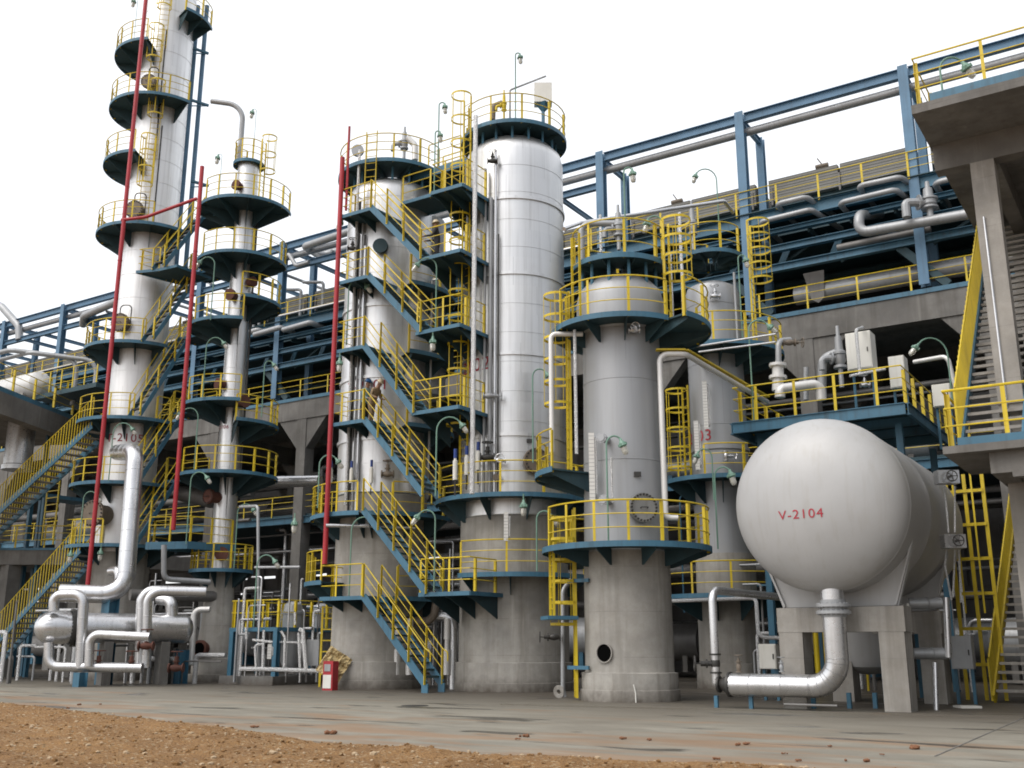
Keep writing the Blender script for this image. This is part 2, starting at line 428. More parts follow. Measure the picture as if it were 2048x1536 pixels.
    def manhole(s, phi, z, r, rad=.3, L=.35, m='manhole', name='manhole', davit=False, bolts=20):
        ax = s.dir(phi); b = s.pt(phi, r-.1, z); mb = MB(); e = b+ax*(L+.1)
        mb.cyl(b, e, rad*.85, 24); mb.flange(e-ax*.05, ax, rad*1.12, .07, 0, 28); mb.flange(e+ax*.03, ax, rad*1.12, .07, 0, 28)
        o = obj(name, mb, m, s.root)
        if bolts and rad > .3:
            mb = MB(); u = V(-ax.y, ax.x, 0)
            for k in range(bolts):
                a = 2*PI*k/bolts; q = e+ax*.03+(u*math.cos(a)+ZA*math.sin(a))*rad*1.0; mb.cyl(q-ax*.12, q+ax*.085, rad*.075, 6)
            obj('bolt_trim', mb, 'steel_dark', o); mb = MB(); q = e+ax*.07; mb.tube([q-u*.1-ZA*.02, q-u*.1+ax*.08, q+u*.1+ax*.08, q+u*.1-ZA*.02], .014, 5); obj('handle', mb, 'steel_dark', o)
        if davit:
            t = V(-ax.y, ax.x, 0); mb = MB(); q = e-ax*.1+t*rad*1.25
            mb.tube(fillet([q-ZA*.2, q+ZA*(rad+.45), q+ZA*(rad+.45)-t*rad*1.25+ax*.15, e+ax*.05+ZA*(rad+.05)], .2), .03, 6); obj('davit', mb, 'steel_dark', o)
        return o
    def ladder(s, phi, r, z0, z1, cage=None, stand=.25, w=.46, hoop=1.0, name='caged_ladder', strip=5, cr=.38):
        out = s.dir(phi); t = V(-out.y, out.x, 0); c = V(s.x, s.y, 0)+out*(r+stand)
        mb = MB(); L = None
        root = None
        for sg in (-1, 1):
            mb = MB(); p = c+t*(sg*w/2); mb.frame(p+ZA*((z0+z1)/2), t, out, ZA, .022, .075, z1-z0)
            o = obj(name if root is None else 'stringer', mb, 'yellow', root or s.root); root = root or o
        k = int((z1-z0)/.3); me = rung_mesh(w)
        for i in range(k): inst(me, 'rung', root, c+ZA*(z0+.2+i*.3), math.atan2(t.y, t.x))
        if cage:
            a, b = cage; nh = max(2, round((b-a)/hoop)+1); cc = c+out*cr*.75
            def hp(zz): return [cc+(t*math.cos(u)*cr+out*math.sin(u)*cr)+ZA*zz for u in [math.radians(-50+280*i/16) for i in range(17)]]
            for i in range(nh):
                zz = a+(b-a)*i/(nh-1); q = hp(zz); mb = MB()
                for j in range(16): mb.beam(q[j], q[j+1], .012, .075, side=(q[j]-cc-ZA*zz))
                obj('cage_hoop', mb, 'yellow', root)
            for j in [1, 4, 8, 12, 15] if strip == 5 else [3, 8, 13]:
                p, q = hp(a)[j], hp(b)[j]; mb = MB(); mb.frame((p+q)/2, t, out, ZA, .045, .012, b-a); obj('cage_bar', mb, 'yellow', root)
        return root
_rung = {}
def rung_mesh(w):
    if w not in _rung:
        mb = MB(); mb.tube([V(-w/2, 0, 0), V(w/2, 0, 0)], .013, 6)
        me = bpy.data.meshes.new('rung'); me.from_pydata(mb.v, [], mb.f); me.materials.append(M['yellow']); _rung[w] = me
    return _rung[w]
# ------------------------------------------------------------------ stairs
_tread = {}
def tread_mesh(w, dpt, m):
    k = (round(w, 2), round(dpt, 2), m)
    if k not in _tread:
        mb = MB(); mb.frame((0, 0, 0), XA, YA, ZA, w, dpt, .03); mb.frame((0, -dpt/2-.002, -.03), XA, YA, ZA, w, .01, .05)
        me = bpy.data.meshes.new('tread'); me.from_pydata(mb.v, [], mb.f); me.materials.append(M[m]); _tread[k] = me
    return _tread[k]
def stairs(label, top, bot, wdir, width=.85, sh=.24, post_gap=1.25, rh=1.0, foot=False, sides=(0, 1), tread='deck', stringer='blue', baluster=None, top_curl=True, group=None, mids=(.36, .68), riser=.23, pw=.09):
    top, bot, wdir = Vector(top), Vector(bot), Vector(wdir).normalized()
    base = V(bot.x, bot.y, min(bot.z, 0) if foot else bot.z)
    t = thing('staircase', base, label, 'stairs', group); run = top-bot; u = run.normalized(); hor = V(run.x, run.y, 0)
    for k in (0, 1):
        o = wdir*(width*k); mb = MB(); mb.beam(bot+o, top+o, .05, sh, side=wdir)
        if foot: mb.beam(bot+o-ZA*(bot.z)+u*.001, bot+o+ZA*.02, .055, sh, side=wdir)
        obj('stringer', mb, stringer, t)
    nr = max(3, round(abs(run.z)/riser)); me = tread_mesh(width-.06, .25, tread); rz = math.atan2(wdir.y, wdir.x)
    # keep the nosing on the low side
    hd = hor.normalized(); yb = V(-math.sin(rz), math.cos(rz), 0)
    if yb.dot(hd) < 0: rz += PI
    for i in range(1, nr):
        inst(me, 'tread', t, bot+run*(i/nr)+wdir*(width/2)+ZA*.02, rz)
    for k in sides:
        o = wdir*(width*k+(.03 if k else -.03)); a, b = bot+o+ZA*.1, top+o+ZA*.1
        e = [b+ZA*rh, a+ZA*rh]
        if foot: e += [a+ZA*(rh-.12)-hd*.22, a+ZA*(rh-.42)-hd*.22]
        mb = MB(); mb.tube(fillet(e, .12), .024, 6); obj('handrail', mb, 'yellow', t)
        for f in mids:
            mb = MB(); mb.tube([a+ZA*rh*f, b+ZA*rh*f], .016, 5); obj('mid_rail', mb, 'yellow', t)
        g = baluster or post_gap; n = max(2, round(run.length/g)); w = .035 if baluster else pw
        pm = post_mesh(rh+.1, w)
        for i in range(n+1): inst(pm, 'baluster' if baluster else 'post', t, a.lerp(b, i/n)-ZA*.12, math.atan2(hd.y, hd.x))
    return t
# ------------------------------------------------------------------ lamps
def lamp_meshes():
    a = MB(); a.lathe((0, 0, 0), [(.0, .02), (.045, .02), (.05, -.06), (.09, -.1), (.12, -.17), (.12, -.2), (.135, -.205), (.135, -.235), (.1, -.24), (.1, -.27), (.0, -.27)], 14)
    for k in range(4): a.frame((.125*math.cos(k*PI/2), .125*math.sin(k*PI/2), -.19), XA, YA, ZA, .05, .05, .09)
    b = MB(); b.lathe((0, 0, 0), [(.085, -.272), (.088, -.42), (.075, -.5), (.0, -.53)], 14)
    for z in (-.33, -.42): b.lathe((0, 0, 0), [(.097, z-.008), (.105, z), (.097, z+.008)], 12)
    for k in range(6):
        w = k*PI/3; b.tube([(.1*math.cos(w), .1*math.sin(w), -.27), (.1*math.cos(w), .1*math.sin(w), -.44), (.05*math.cos(w), .05*math.sin(w), -.54)], .007, 4)
    out = []
    for mb, m, nm in ((a, 'green', 'lamp_head'), (b, 'glass', 'lamp_glass')):
        me = bpy.data.meshes.new(nm); me.from_pydata(mb.v, [], mb.f); me.materials.append(M[m])
        me.polygons.foreach_set('use_smooth', mb.sm); out.append(me)
    return out
LH, LG = lamp_meshes()
def lamp(label, base, h, d, reach=.55, tilt=35, s=.88, pole=.026, group='green gooseneck work lamps on the platforms'):
    """gooseneck lamp: pole from base, arched over towards d, head hanging tilted"""
    base = Vector(base); d = Vector((d[0], d[1], 0)).normalized()
    t = thing('gooseneck_lamp', base, label, 'lamp', group)
    top = base+ZA*h; pts = [base, top-ZA*reach*.55]
    for i in range(1, 9):
        a = PI-i*PI*.78/8; pts.append(top-ZA*reach*.55+d*(reach*.5*(1+math.cos(a)))+ZA*(reach*.55*math.sin(a)))
    mb = MB(); mb.tube(pts, pole, 6); obj('pole', mb, 'green', t)
    e = pts[-1]; q = Quaternion(ZA.cross(d), -math.radians(tilt))
    hd = inst(LH, 'lamp_head', t, e, rot=q); hd.scale = (s, s, s)
    g = inst(LG, 'lamp_glass', t, e, rot=q); g.scale = (s, s, s)
    return t
def hang_lamp(label, top, drop=.25, s=1.0, tilt=0, d=(1, 0, 0), group='green work lamps hung under the decks'):
    top = Vector(top); t = thing('hanging_lamp', top-ZA*(drop+.6), label, 'lamp', group)
    mb = MB(); mb.tube([top, top-ZA*drop], .024, 6); obj('pole', mb, 'green', t)
    q = Quaternion(ZA.cross(V(d[0], d[1], 0).normalized()), -math.radians(tilt))
    for me, nm in ((LH, 'lamp_head'), (LG, 'lamp_glass')):
        o = inst(me, nm, t, top-ZA*drop, rot=q); o.scale = (s, s, s)
    return t
# ------------------------------------------------------------------ small fittings
def valve(label, p, ax, s=.3, wheel=None, m='steel_dark', group=None):
    """flanged valve body on axis ax with bonnet and handwheel pointing along wheel"""
    p, ax = Vector(p), Vector(ax).normalized(); w = Vector(wheel or ZA).normalized()
    t = thing('valve', p, label, 'valve', group)
    mb = MB(); mb.lathe(p, [(.0, -s), (s*.6, -s), (s*.6, -s*.82), (s*.3, -s*.8), (s*.45, -.3*s), (s*.5, 0), (s*.45, .3*s), (s*.3, s*.8), (s*.6, s*.82), (s*.6, s), (0, s)], 14, ax)
    mb.cyl(p, p+w*s*1.5, s*.28, 10); mb.cyl(p+w*s*.8, p+w*s*.95, s*.45, 12); obj('valve_body', mb, m, t)
    mb = MB(); mb.cyl(p+w*s*1.45, p+w*s*2.2, s*.07, 6); c = p+w*s*2.1; R = s*.75
    u = w.orthogonal().normalized(); v = w.cross(u)
    mb.tube([c+(u*math.cos(a)+v*math.sin(a))*R for a in [2*PI*i/16 for i in range(17)]], s*.075, 6, False)
    for k in range(5):
        a = 2*PI*k/5; mb.tube([c, c+(u*math.cos(a)+v*math.sin(a))*R], s*.05, 4)
    obj('handwheel', mb, m, t); return t
def gauge(label, p, q, w=.14, out=None, group=None):
    """long level gauge: pale strip with tick marks, side tube and two elbows"""
    p, q = Vector(p), Vector(q); out = (out or -V(p.x, p.y, 0)).normalized(); sd = V(-out.y, out.x, 0)
    t = thing('level_gauge', p, label, 'gauge', group); L = (q-p).length
    mb = MB(); mb.frame((p+q)/2, sd, out, ZA, w, .05, L); obj('gauge_strip', mb, 'gauge', t)
    mb = MB(); mb.tube(fillet([p+ZA*.12-out*.35, p+ZA*.12-out*.02+sd*.12, p+ZA*.3-out*.02+sd*.12, q-ZA*.3-out*.02+sd*.12, q-ZA*.12-out*.02+sd*.12, q-ZA*.12-out*.35], .08), .035, 8); obj('side_tube', mb, 'foil', t)
    return t
def text_mesh(s, size):
    cu = bpy.data.curves.new('lettering', 'FONT'); cu.body = s; cu.size = size; cu.align_x = 'CENTER'; cu.align_y = 'CENTER'; cu.space_character = 1.12
    o = bpy.data.objects.new('lettering', cu); COL.objects.link(o)
    dg = bpy.context.evaluated_depsgraph_get(); me = bpy.data.meshes.new_from_object(o.evaluated_get(dg))
    vs = [tuple(v.co) for v in me.vertices]; fs = [tuple(p.vertices) for p in me.polygons]
    bpy.data.objects.remove(o); bpy.data.curves.remove(cu); return vs, fs
def col_text(c, s, size, phi, r, z, sx=1.):
    vs, fs = text_mesh(s, size); mb = MB()
    mb.add([c.pt(phi+math.degrees(x*sx/r), r+.02, z+y) for x, y, _ in vs], fs)
    return obj('lettering', mb, 'letter', c.root)
def _phi(s, px, py, r):
    D = s.D
    for _ in range(6):
        z = zd(py, D); a = pix(V(s.x, s.y, z))[0]; e = pix(V(s.x, s.y, z)+s.right*r)[0]-a
        f = max(-.985, min(.985, (px-a)/e)); ph = math.asin(f); D = s.D-r*math.cos(ph)
    return math.degrees(ph), zd(py, D)
Column.sp = _phi
# ================================================================== camera, light, sky
cam = bpy.data.cameras.new('camera'); cam.sensor_width = 36; cam.lens = FPX*36/2048; cam.clip_end = 2000; cam.clip_start = .1
co = bpy.data.objects.new('camera', cam); COL.objects.link(co); co.location = (0, 0, H); co.rotation_euler = (PI/2+PITCH, 0, YAW); S.camera = co
sdir = (RGT*-.75-HEAD*.55+ZA*1.15).normalized(); el = math.asin(sdir.z); az = math.atan2(sdir.x, sdir.y)
sun = bpy.data.lights.new('sun', 'SUN'); sun.energy = 1.4; sun.angle = math.radians(40); sun.color = (1, .97, .92)
so = bpy.data.objects.new('sun', sun); COL.objects.link(so); so.rotation_mode = 'QUATERNION'; so.rotation_quaternion = sdir.to_track_quat('Z', 'Y')
w = bpy.data.worlds.new('World'); S.world = w; w.use_nodes = True; nt = w.node_tree; nt.nodes.clear(); n = N(nt)
sky = n.n('ShaderNodeTexSky', sky_type='NISHITA'); sky.sun_disc = False; sky.sun_elevation = el; sky.sun_rotation = az; sky.dust_density = 4
b1 = n.n('ShaderNodeBackground'); b1.inputs[1].default_value = .05; n.l(sky.outputs[0], b1.inputs[0])
tc = n.n('ShaderNodeTexCoord').outputs['Generated']
cl = n.noise(n.scale(tc, (1.5, 1.5, 4)), 1.4, 5)
b2 = n.n('ShaderNodeBackground'); b2.inputs[1].default_value = 1.0
n.l(n.mix(n.ramp(cl, .3, .75), (.94, .95, .96, 1), (1.0, 1.0, 1.0, 1)), b2.inputs[0])
def dot(v):
    x = n.n('ShaderNodeVectorMath', operation='DOT_PRODUCT'); n.l(tc, x.inputs[0]); x.inputs[1].default_value = tuple(v); return x.outputs['Value']
front = n.ramp(n.math('ADD', n.math('MULTIPLY', dot(HEAD), .5), .5), .40, .72)
left = n.ramp(n.math('ADD', n.math('MULTIPLY', dot(-RGT), .5), .5), .25, .85)
up = n.math('MAXIMUM', dot(ZA), 0.0)
back = n.math('ADD', n.math('ADD', .27, n.math('MULTIPLY', up, .78)), n.math('MULTIPLY', left, .80))
mx = n.n('ShaderNodeMix', data_type='FLOAT'); n.l(front, mx.inputs[0]); n.l(back, mx.inputs[2]); mx.inputs[3].default_value = 1.13
n.l(mx.outputs[0], b2.inputs[1])
ad = n.n('ShaderNodeAddShader'); n.l(b1.outputs[0], ad.inputs[0]); n.l(b2.outputs[0], ad.inputs[1])
ow = n.n('ShaderNodeOutputWorld'); n.l(ad.outputs[0], ow.inputs[0])
S.view_settings.view_transform = 'Standard'; S.view_settings.look = 'None'; S.view_settings.exposure = 0; S.view_settings.gamma = 1
S.cycles.max_bounces = 6; S.cycles.filter_width = 1.8
# ================================================================== ground
def m_yard():
    m, nt, b = newmat('stained_concrete_yard'); n = N(nt); p = n.pos()
    big = n.noise(p, .16, 6, .6, .6); mid = n.noise(n.scale(p, (.5, 1.2, 1)), 1.1, 6, .62, .5); fine = n.noise(p, 22, 5, .7)
    c = n.mix(n.ramp(mid, .3, .7), (.165, .152, .122, 1), (.30, .28, .23, 1))
    c = n.mix(n.math('MULTIPLY', n.ramp(big, .42, .66), .5), c, (.14, .118, .088, 1))
    c = n.mix(n.math('MULTIPLY', n.ramp(fine, .4, .75), .35), c, (.14, .122, .095, 1))
    # damp and shade under the rack painted in, darker towards the plant
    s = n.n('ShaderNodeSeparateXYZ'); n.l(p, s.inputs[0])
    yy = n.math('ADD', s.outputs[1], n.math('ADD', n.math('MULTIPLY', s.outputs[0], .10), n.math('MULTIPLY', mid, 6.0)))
    wet_shade = n.ramp(n.math('MULTIPLY', yy, .02), .44, .60)
    c = n.mix(n.math('MULTIPLY', wet_shade, .85), c, (.055, .044, .033, 1))
    soil = n.ramp(n.math('ADD', n.noise(n.scale(p, (.22, .75, 1)), 1.0, 6, .6, .4), n.math('MULTIPLY', n.math('SUBTRACT', 25.0, yy), .020)), .61, .74)
    c = n.mix(n.math('MULTIPLY', soil, .5), c, (.27, .14, .06, 1))
    pud = n.ramp(n.noise(n.scale(p, (.35, 1.3, 1)), .8, 4, .5, .5), .61, .635)
    c = n.mix(n.math('MULTIPLY', pud, .75), c, (.055, .05, .044, 1))
    n.l(c, b.inputs['Base Color'])
    n.l(n.math('SUBTRACT', .88, n.math('MULTIPLY', n.math('MAXIMUM', n.math('MULTIPLY', wet_shade, .6), pud), .55)), b.inputs['Roughness'])
    n.l(n.bump(n.math('ADD', n.math('MULTIPLY', fine, .5), mid), .22, .02), b.inputs['Normal']); return m
M['yard'] = m_yard()
def m_soil():
    m, nt, b = newmat('orange_brown_soil'); n = N(nt); p = n.pos()
    a = n.noise(p, 1.2, 6, .65); f = n.noise(p, 26, 6, .75); v = n.n('ShaderNodeTexVoronoi'); v.inputs['Scale'].default_value = 24; n.l(p, v.inputs['Vector'])
    c = n.mix(n.ramp(a, .3, .7), (.245, .128, .042, 1), (.42, .235, .085, 1))
    c = n.mix(n.math('MULTIPLY', n.ramp(f, .38, .66), .65), c, (.125, .058, .026, 1))
    sx = n.n('ShaderNodeSeparateColor'); n.l(v.outputs['Color'], sx.inputs[0])
    c = n.mix(n.math('MULTIPLY', n.ramp(sx.outputs[0], .86, .93), .6), c, (.50, .37, .22, 1))
    n.l(c, b.inputs['Base Color']); b.inputs['Roughness'].default_value = .95
    n.l(n.bump(n.math('ADD', f, n.math('MULTIPLY', v.outputs['Distance'], .8)), .9, .05), b.inputs['Normal']); return m
M['soil'] = m_soil(); M['clod'] = m_plain('red_brown_clod', (.22, .10, .05), .95); M['pebble'] = m_plain('pale_pebble', (.48, .36, .23), .9)
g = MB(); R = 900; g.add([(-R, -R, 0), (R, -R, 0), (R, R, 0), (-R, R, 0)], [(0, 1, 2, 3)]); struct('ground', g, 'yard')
from mathutils import noise as mn
EDGE = [(-300, 1372), (0, 1404), (200, 1424), (400, 1448), (700, 1485), (1000, 1503), (1300, 1519), (1600, 1533), (2100, 1556), (2500, 1585)]
EP = [PZ(x, y, 0) for x, y in EDGE]
EP = [(p.dot(RGT), p.dot(HEAD)) for p in EP]
def edge_at(u):
    """depth of the soil edge at sideways distance u"""
    if u <= EP[0][0]: return EP[0][1]
    for (a, da), (b, db) in zip(EP, EP[1:]):
        if a <= u <= b: return da+(db-da)*(u-a)/(b-a)
    return EP[-1][1]
def soil_h(u, d):
    e = edge_at(u)-d+.9*(mn.noise((u*.45, d*.45, 0)))
    if e < -1.5: return -.08
    k = max(0., min(1., (e+.35)/2.6)); k = k*k*(3-2*k)
    h = .20*k-.05+.07*k*mn.noise((u*.8, d*.8, 3))+.035*min(1, max(0, e+.6))*mn.noise((u*2.6, d*2.6, 7))+.022*min(1, max(0, e+.7))*mn.noise((u*7, d*7, 1))
    return h-(.04 if e < -.3 else 0)
nu, nd = 300, 190; vs = []; fs = []
for j in range(nd):
    d = 7.0+(33-7.0)*(j/(nd-1))**1.25
    for i in range(nu):
        u = (-1+2*i/(nu-1))*(d*.62+2); q = RGT*u+HEAD*d; vs.append((q.x, q.y, soil_h(u, d)))
for j in range(nd-1):
    for i in range(nu-1): fs.append((j*nu+i, j*nu+i+1, (j+1)*nu+i+1, (j+1)*nu+i))
g = MB(); g.add(vs, fs, True); struct('soil', g, 'soil')
def rock(mb, c, r, rnd):
    ico = [(0, 0, 1), (.89, 0, .45), (.28, .85, .45), (-.72, .53, .45), (-.72, -.53, .45), (.28, -.85, .45), (.72, .53, -.45), (-.28, .85, -.45), (-.89, 0, -.45), (-.28, -.85, -.45), (.72, -.53, -.45), (0, 0, -1)]
    F = [(0, 1, 2), (0, 2, 3), (0, 3, 4), (0, 4, 5), (0, 5, 1), (1, 6, 2), (2, 7, 3), (3, 8, 4), (4, 9, 5), (5, 10, 1), (6, 7, 2), (7, 8, 3), (8, 9, 4), (9, 10, 5), (10, 6, 1), (11, 7, 6), (11, 8, 7), (11, 9, 8), (11, 10, 9), (11, 6, 10)]
    sx, sy, sz = r*rnd.uniform(.7, 1.3), r*rnd.uniform(.7, 1.3), r*rnd.uniform(.45, .8); a = rnd.uniform(0, 6.3)
    mb.add([(c[0]+(x*math.cos(a)-y*math.sin(a))*sx*rnd.uniform(.8, 1.15), c[1]+(x*math.sin(a)+y*math.cos(a))*sy*rnd.uniform(.8, 1.15), c[2]+z*sz*rnd.uniform(.8, 1.15)) for x, y, z in ico], F)
rnd = random.Random(3); g = MB(); g2 = MB()
for i in range(11000):
    d = 7.5+22*rnd.random()**1.4; u = rnd.uniform(-1, 1)*(d*.56+1); h = soil_h(u, d)
    if h < -.02 or (d > edge_at(u)): continue
    q = RGT*u+HEAD*d; rock(g if rnd.random() < .72 else g2, (q.x, q.y, h+.005), rnd.choice([.010, .012, .014, .016, .018, .022, .028, .042])*rnd.uniform(.7, 1.2), rnd)
tag(obj('gravel', g, 'soil'), 'orange brown soil crumbs strewn over the dirt bank', 'gravel', None, 'stuff')
tag(obj('pebbles', g2, 'pebble'), 'pale pebbles lying in the orange brown dirt', 'pebbles', None, 'stuff')
for i, (px, py, r) in enumerate([(1048, 1472, .09), (1035, 1478, .06), (1243, 1476, .07), (1300, 1479, .07), (1480, 1489, .09), (1494, 1487, .06), (1570, 1507, .05), (1838, 1496, .11), (1826, 1493, .07), (1692, 1520, .05), (1730, 1521, .06), (1764, 1509, .05), (1660, 1492, .04), (160, 1409, .09), (135, 1416, .06), (200, 1408, .06), (510, 1453, .09), (665, 1466, .12), (1595, 1520, .05), (1435, 1517, .05)]):
    q = PZ(px, py, .02); g = MB(); rr = random.Random(i)
    for k in range(4): rock(g, (q.x+rr.uniform(-1, 1)*r*.8, q.y+rr.uniform(-1, 1)*r*.8, q.z+r*.1*rr.random()), r*rr.uniform(.3, .6), rr)
    solo('dirt_clod', g, 'clod', 'small red brown lump of earth on the bare concrete yard', 'clod', 'lumps of earth scattered on the concrete')
# expansion joint and kerb step of the plant slab
g = MB(); g.beam(PZ(1870, 1512, .006), PZ(2120, 1404, .006), .022, .004); struct('pavement_joint', g, 'conc_dark')
g = MB(); a = PZ(1000, 1410, 0); b = PZ(2048, 1437, 0)
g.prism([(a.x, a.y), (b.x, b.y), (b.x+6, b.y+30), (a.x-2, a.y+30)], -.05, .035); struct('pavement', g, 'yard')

# ================================================================== column T-2105 (tall, pale)
c5 = Column('tall_column', 'tallest pale column marked T-2105, with red riser and many platforms, by the long stairs', 278, 700, 50)
r5 = 1.33; top5 = 38.5
c5.shell('shell', [(r5, 5.8), (r5, top5), (r5*.8, top5+.5), (.2, top5+.8), (0, top5+.82)], 'alu_tall', 1.25)
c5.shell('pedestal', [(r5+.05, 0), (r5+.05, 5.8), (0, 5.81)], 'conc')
Z5 = {}
R5 = 2.55
for k, (py, a0, a1, rl) in {'p1': (75, -150, -22, [(-150, -24)]), 'p2': (183, -160, 33, [(-160, 31)]), 'p3': (299, -150, -24, [(-150, -26)]), 'p4': (442, -160, 40, [(-160, 2)]),
        'p6': (680, -150, 30, [(-150, 5)]), 'p7': (832, -120, 60, [(-74, 0), (25, 60)]), 'p8': (962, -140, 45, [(-100, 0)]), 'p9': (1088, -75, 100, [(-60, -20), (10, 60)])}.items():
    z = c5.z(py, R5); Z5[k] = z
    c5.platform(z, r5, R5, a0, a1, rl, gap=1.0)
# side pipes on the far side with blue cross arms
for px, nm in ((394, 'inner'), (412, 'outer')):
    a = PD(px, 40, 51.2); pipe('riser_pipe', 'pale blue vertical pipe beside the tall column, %s one of the pair' % nm, [V(a.x, a.y, Z5['p4']-1), V(a.x, a.y, zd(12, 51.2))], .12, 'blue_pale', group=None)
for py in (38, 95, 200, 362):
    a = PD(382, py, 50.6); b = PD(418, py-2, 51.2); z = a.z; mb = MB()
    mb.beam(V(a.x, a.y, z), V(b.x, b.y, z), .12, .12); mb.beam(V(a.x, a.y, z-.35), V(b.x, b.y, z-.02), .05, .05); obj('pipe_bracket', mb, 'blue', c5.root)
for px, py, r, nm in ((296, 166, .36, 0), (268, 422, .42, 0), (240, 648, .42, 0)):
    ph, z = c5.sp(px, py, r5+.35); c5.manhole(ph, z, r5, r, .35, davit=True)
ph, z = c5.sp(196, 1030, r5+.5); c5.manhole(ph, z, r5, .55, .8)
for a0, z0, z1 in ((-18, 'p2', 'p1'), (-14, 'p4', 'p3')):
    c5.ladder(a0, r5, Z5[z0], Z5[z1]+1.2, cage=(Z5[z0]+2.3, Z5[z1]+1.1), name='caged_ladder')
c5.ladder(-10, r5, Z5['p1'], Z5['p1']+4.2, cage=(Z5['p1']+2.3, Z5['p1']+4.2))
c5.ladder(-8, r5, Z5['p3'], Z5['p2']+1.1, cage=(Z5['p3']+2.3, Z5['p2']+1))
pz = c5.z(5, 2.2); c5.platform(pz, r5, 2.3, 20, 75, [(20, 75)])
ph, z = c5.sp(247, 876, r5); col_text(c5, 'T-2105', .56, ph, r5, z)
for px, top in ((331, 60), (322, 250)):
    ph, z = c5.sp(px, top, r5); q = c5.pt(ph, r5+.06, 0); mb = MB(); mb.tube([V(q.x, q.y, Z5['p4'] if top > 100 else Z5['p3']), V(q.x, q.y, z)], .035, 6); obj('conduit', mb, 'steel_dark', c5.root)

# ================================================================== column T-2106 (slender)
c6 = Column('slender_column', 'slender pale column on a conical concrete foot, with round teal platforms', 452, 1000, 48.5)
r6 = .53
zc = c6.z(1140, .6)
c6.shell('shell', [(r6, zc), (r6, c6.z(330)), (r6*.7, c6.z(322)), (0, c6.z(320))], 'alu', 1.2)
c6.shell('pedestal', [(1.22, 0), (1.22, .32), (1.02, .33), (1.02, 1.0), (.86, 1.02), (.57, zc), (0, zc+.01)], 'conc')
R6 = 2.15; Z6 = {}
for k, (py, a0, a1, ro, rl) in {'q1': (389, -110, 78, R6+.1, [(-60, 76)]), 'q2': (499, -112, 88, R6, [(-62, 88)]), 'q3': (586, 2, 130, R6-.15, [(2, 100)]), 'q4': (632, -118, 5, R6+.15, [(-62, 5)]),
        'q5': (795, -115, 8, R6+.15, [(-62, 8)]), 'q6': (834, 5, 135, R6+.05, [(5, 110)]), 'q7': (940, -110, 100, R6+.15, [(-62, 100)]), 'q8': (1138, -180, 180, 1.42, [(-180, 180)])}.items():
    z = c6.z(py, ro); Z6[k] = z; c6.platform(z, r6, ro, a0, a1, rl, gap=.95 if k != 'q8' else .8)
z = c6.z(318, .7); c6.platform(z, .2, .75, -180, 180, [(-170, 60)], gap=.6, brackets=False)
for px, py, r, L in ((474, 373, .23, .28), (503, 562, .23, .28), (463, 592, .26, .36), (440, 770, .25, .3), (484, 802, .28, .36), (428, 995, .31, .5), (443, 1108, .28, .3)):
    ph, z = c6.sp(px, py, r6+.2); c6.manhole(ph, z, r6, r, L, 'rust')
ph, z = c6.sp(446, 855, r6); col_text(c6, 'T-2106', .26, ph-12, r6, z)
ph, z = c6.sp(404, 1297, 1.0); c6.manhole(ph, z, .9, .33, .2, 'rust', 'skirt_opening', bolts=0)
b = c6.pt(ph, 1.115, z); mb = MB(); mb.cyl(b, b+c6.dir(ph)*.1, .26, 20); obj('opening_shadow', mb, 'void', c6.root)
a = PD(480, 310, 48.4); zt = zd(218, 48.4); e = PD(421, 218, 48.4)
mb = MB(); mb.tube(fillet([a-ZA*.5, V(a.x, a.y, zt+.2), V(e.x, e.y, zt+.45)], 1.4, 9), .13, 10); obj('vent_pipe', mb, 'pipe_grey', c6.root)
c6.ladder(62, r6, Z6['q1'], c6.z(285), cage=(Z6['q1']+2.2, c6.z(280)), name='caged_ladder')
mb = MB(); q = c6.pt(64, r6+.12, 0); mb.tube([V(q.x, q.y, Z6['q7']), V(q.x, q.y, Z6['q1']-.4)], .05, 6); obj('conduit', mb, 'steel_dark', c6.root)
mb = MB(); q = c6.pt(4, r6+.05, 0); mb.tube([V(q.x, q.y, Z6['q8']), V(q.x, q.y, Z6['q1']-.4)], .028, 6); obj('conduit', mb, 'foil', c6.root)
# ------------------------------------------------------------------ stairs between the two
def y_stair(label, bot, top, Dbot, zb, zt, width=.78):
    p = PD(bot[0], bot[1], Dbot); p.z = zb; q = along(V(p.x, p.y, zb), YA, 0) if False else None
    lo, hi = .5, 9.
    for _ in range(50):
        m = (lo+hi)/2; x = pix(V(p.x, p.y+m, zt))[0]
        if x < top[0]: lo = m
        else: hi = m
    q = V(p.x, p.y+lo, zt); return stairs(label, q, p, XA, width, .2, sides=(0, 1), post_gap=1.5, riser=.34, tread='steel_dark', pw=.06, mids=(.5,))
for nm, bot, top, zb, zt in (('topmost', (306, 540), (386, 410), 540, Z6['q1']), ('second highest', (286, 669), (382, 523), Z5['p6'], Z6['q2']), ('middle', (259, 825), (360, 659), Z5['p7'], Z6['q4']),
        ('second lowest', (257, 962), (348, 820), Z5['p8'], Z6['q5']), ('lowest', (250, 1086), (334, 956), Z5['p9'], Z6['q7'])):
    if zb == 540: zb = zd(541, 47.8)
    y_stair('steep blue open-tread stairs between the tall and slender columns, %s flight' % nm, bot, top, 47.6, zb, zt)
# landing at the foot of the topmost flight
z = zd(541, 47.8); a = PD(272, 548, 47.9); b = PD(318, 541, 47.6); mb = None
c5.slab([(a.x, a.y), (b.x, b.y), (b.x+1.2, b.y+.1), (b.x+1.2, b.y+2.2), (a.x+.5, a.y+2.4)], z, [[(a.x+.3, a.y+1.5), (a.x+.05, a.y+.05), (b.x-.05, b.y+.03)]])
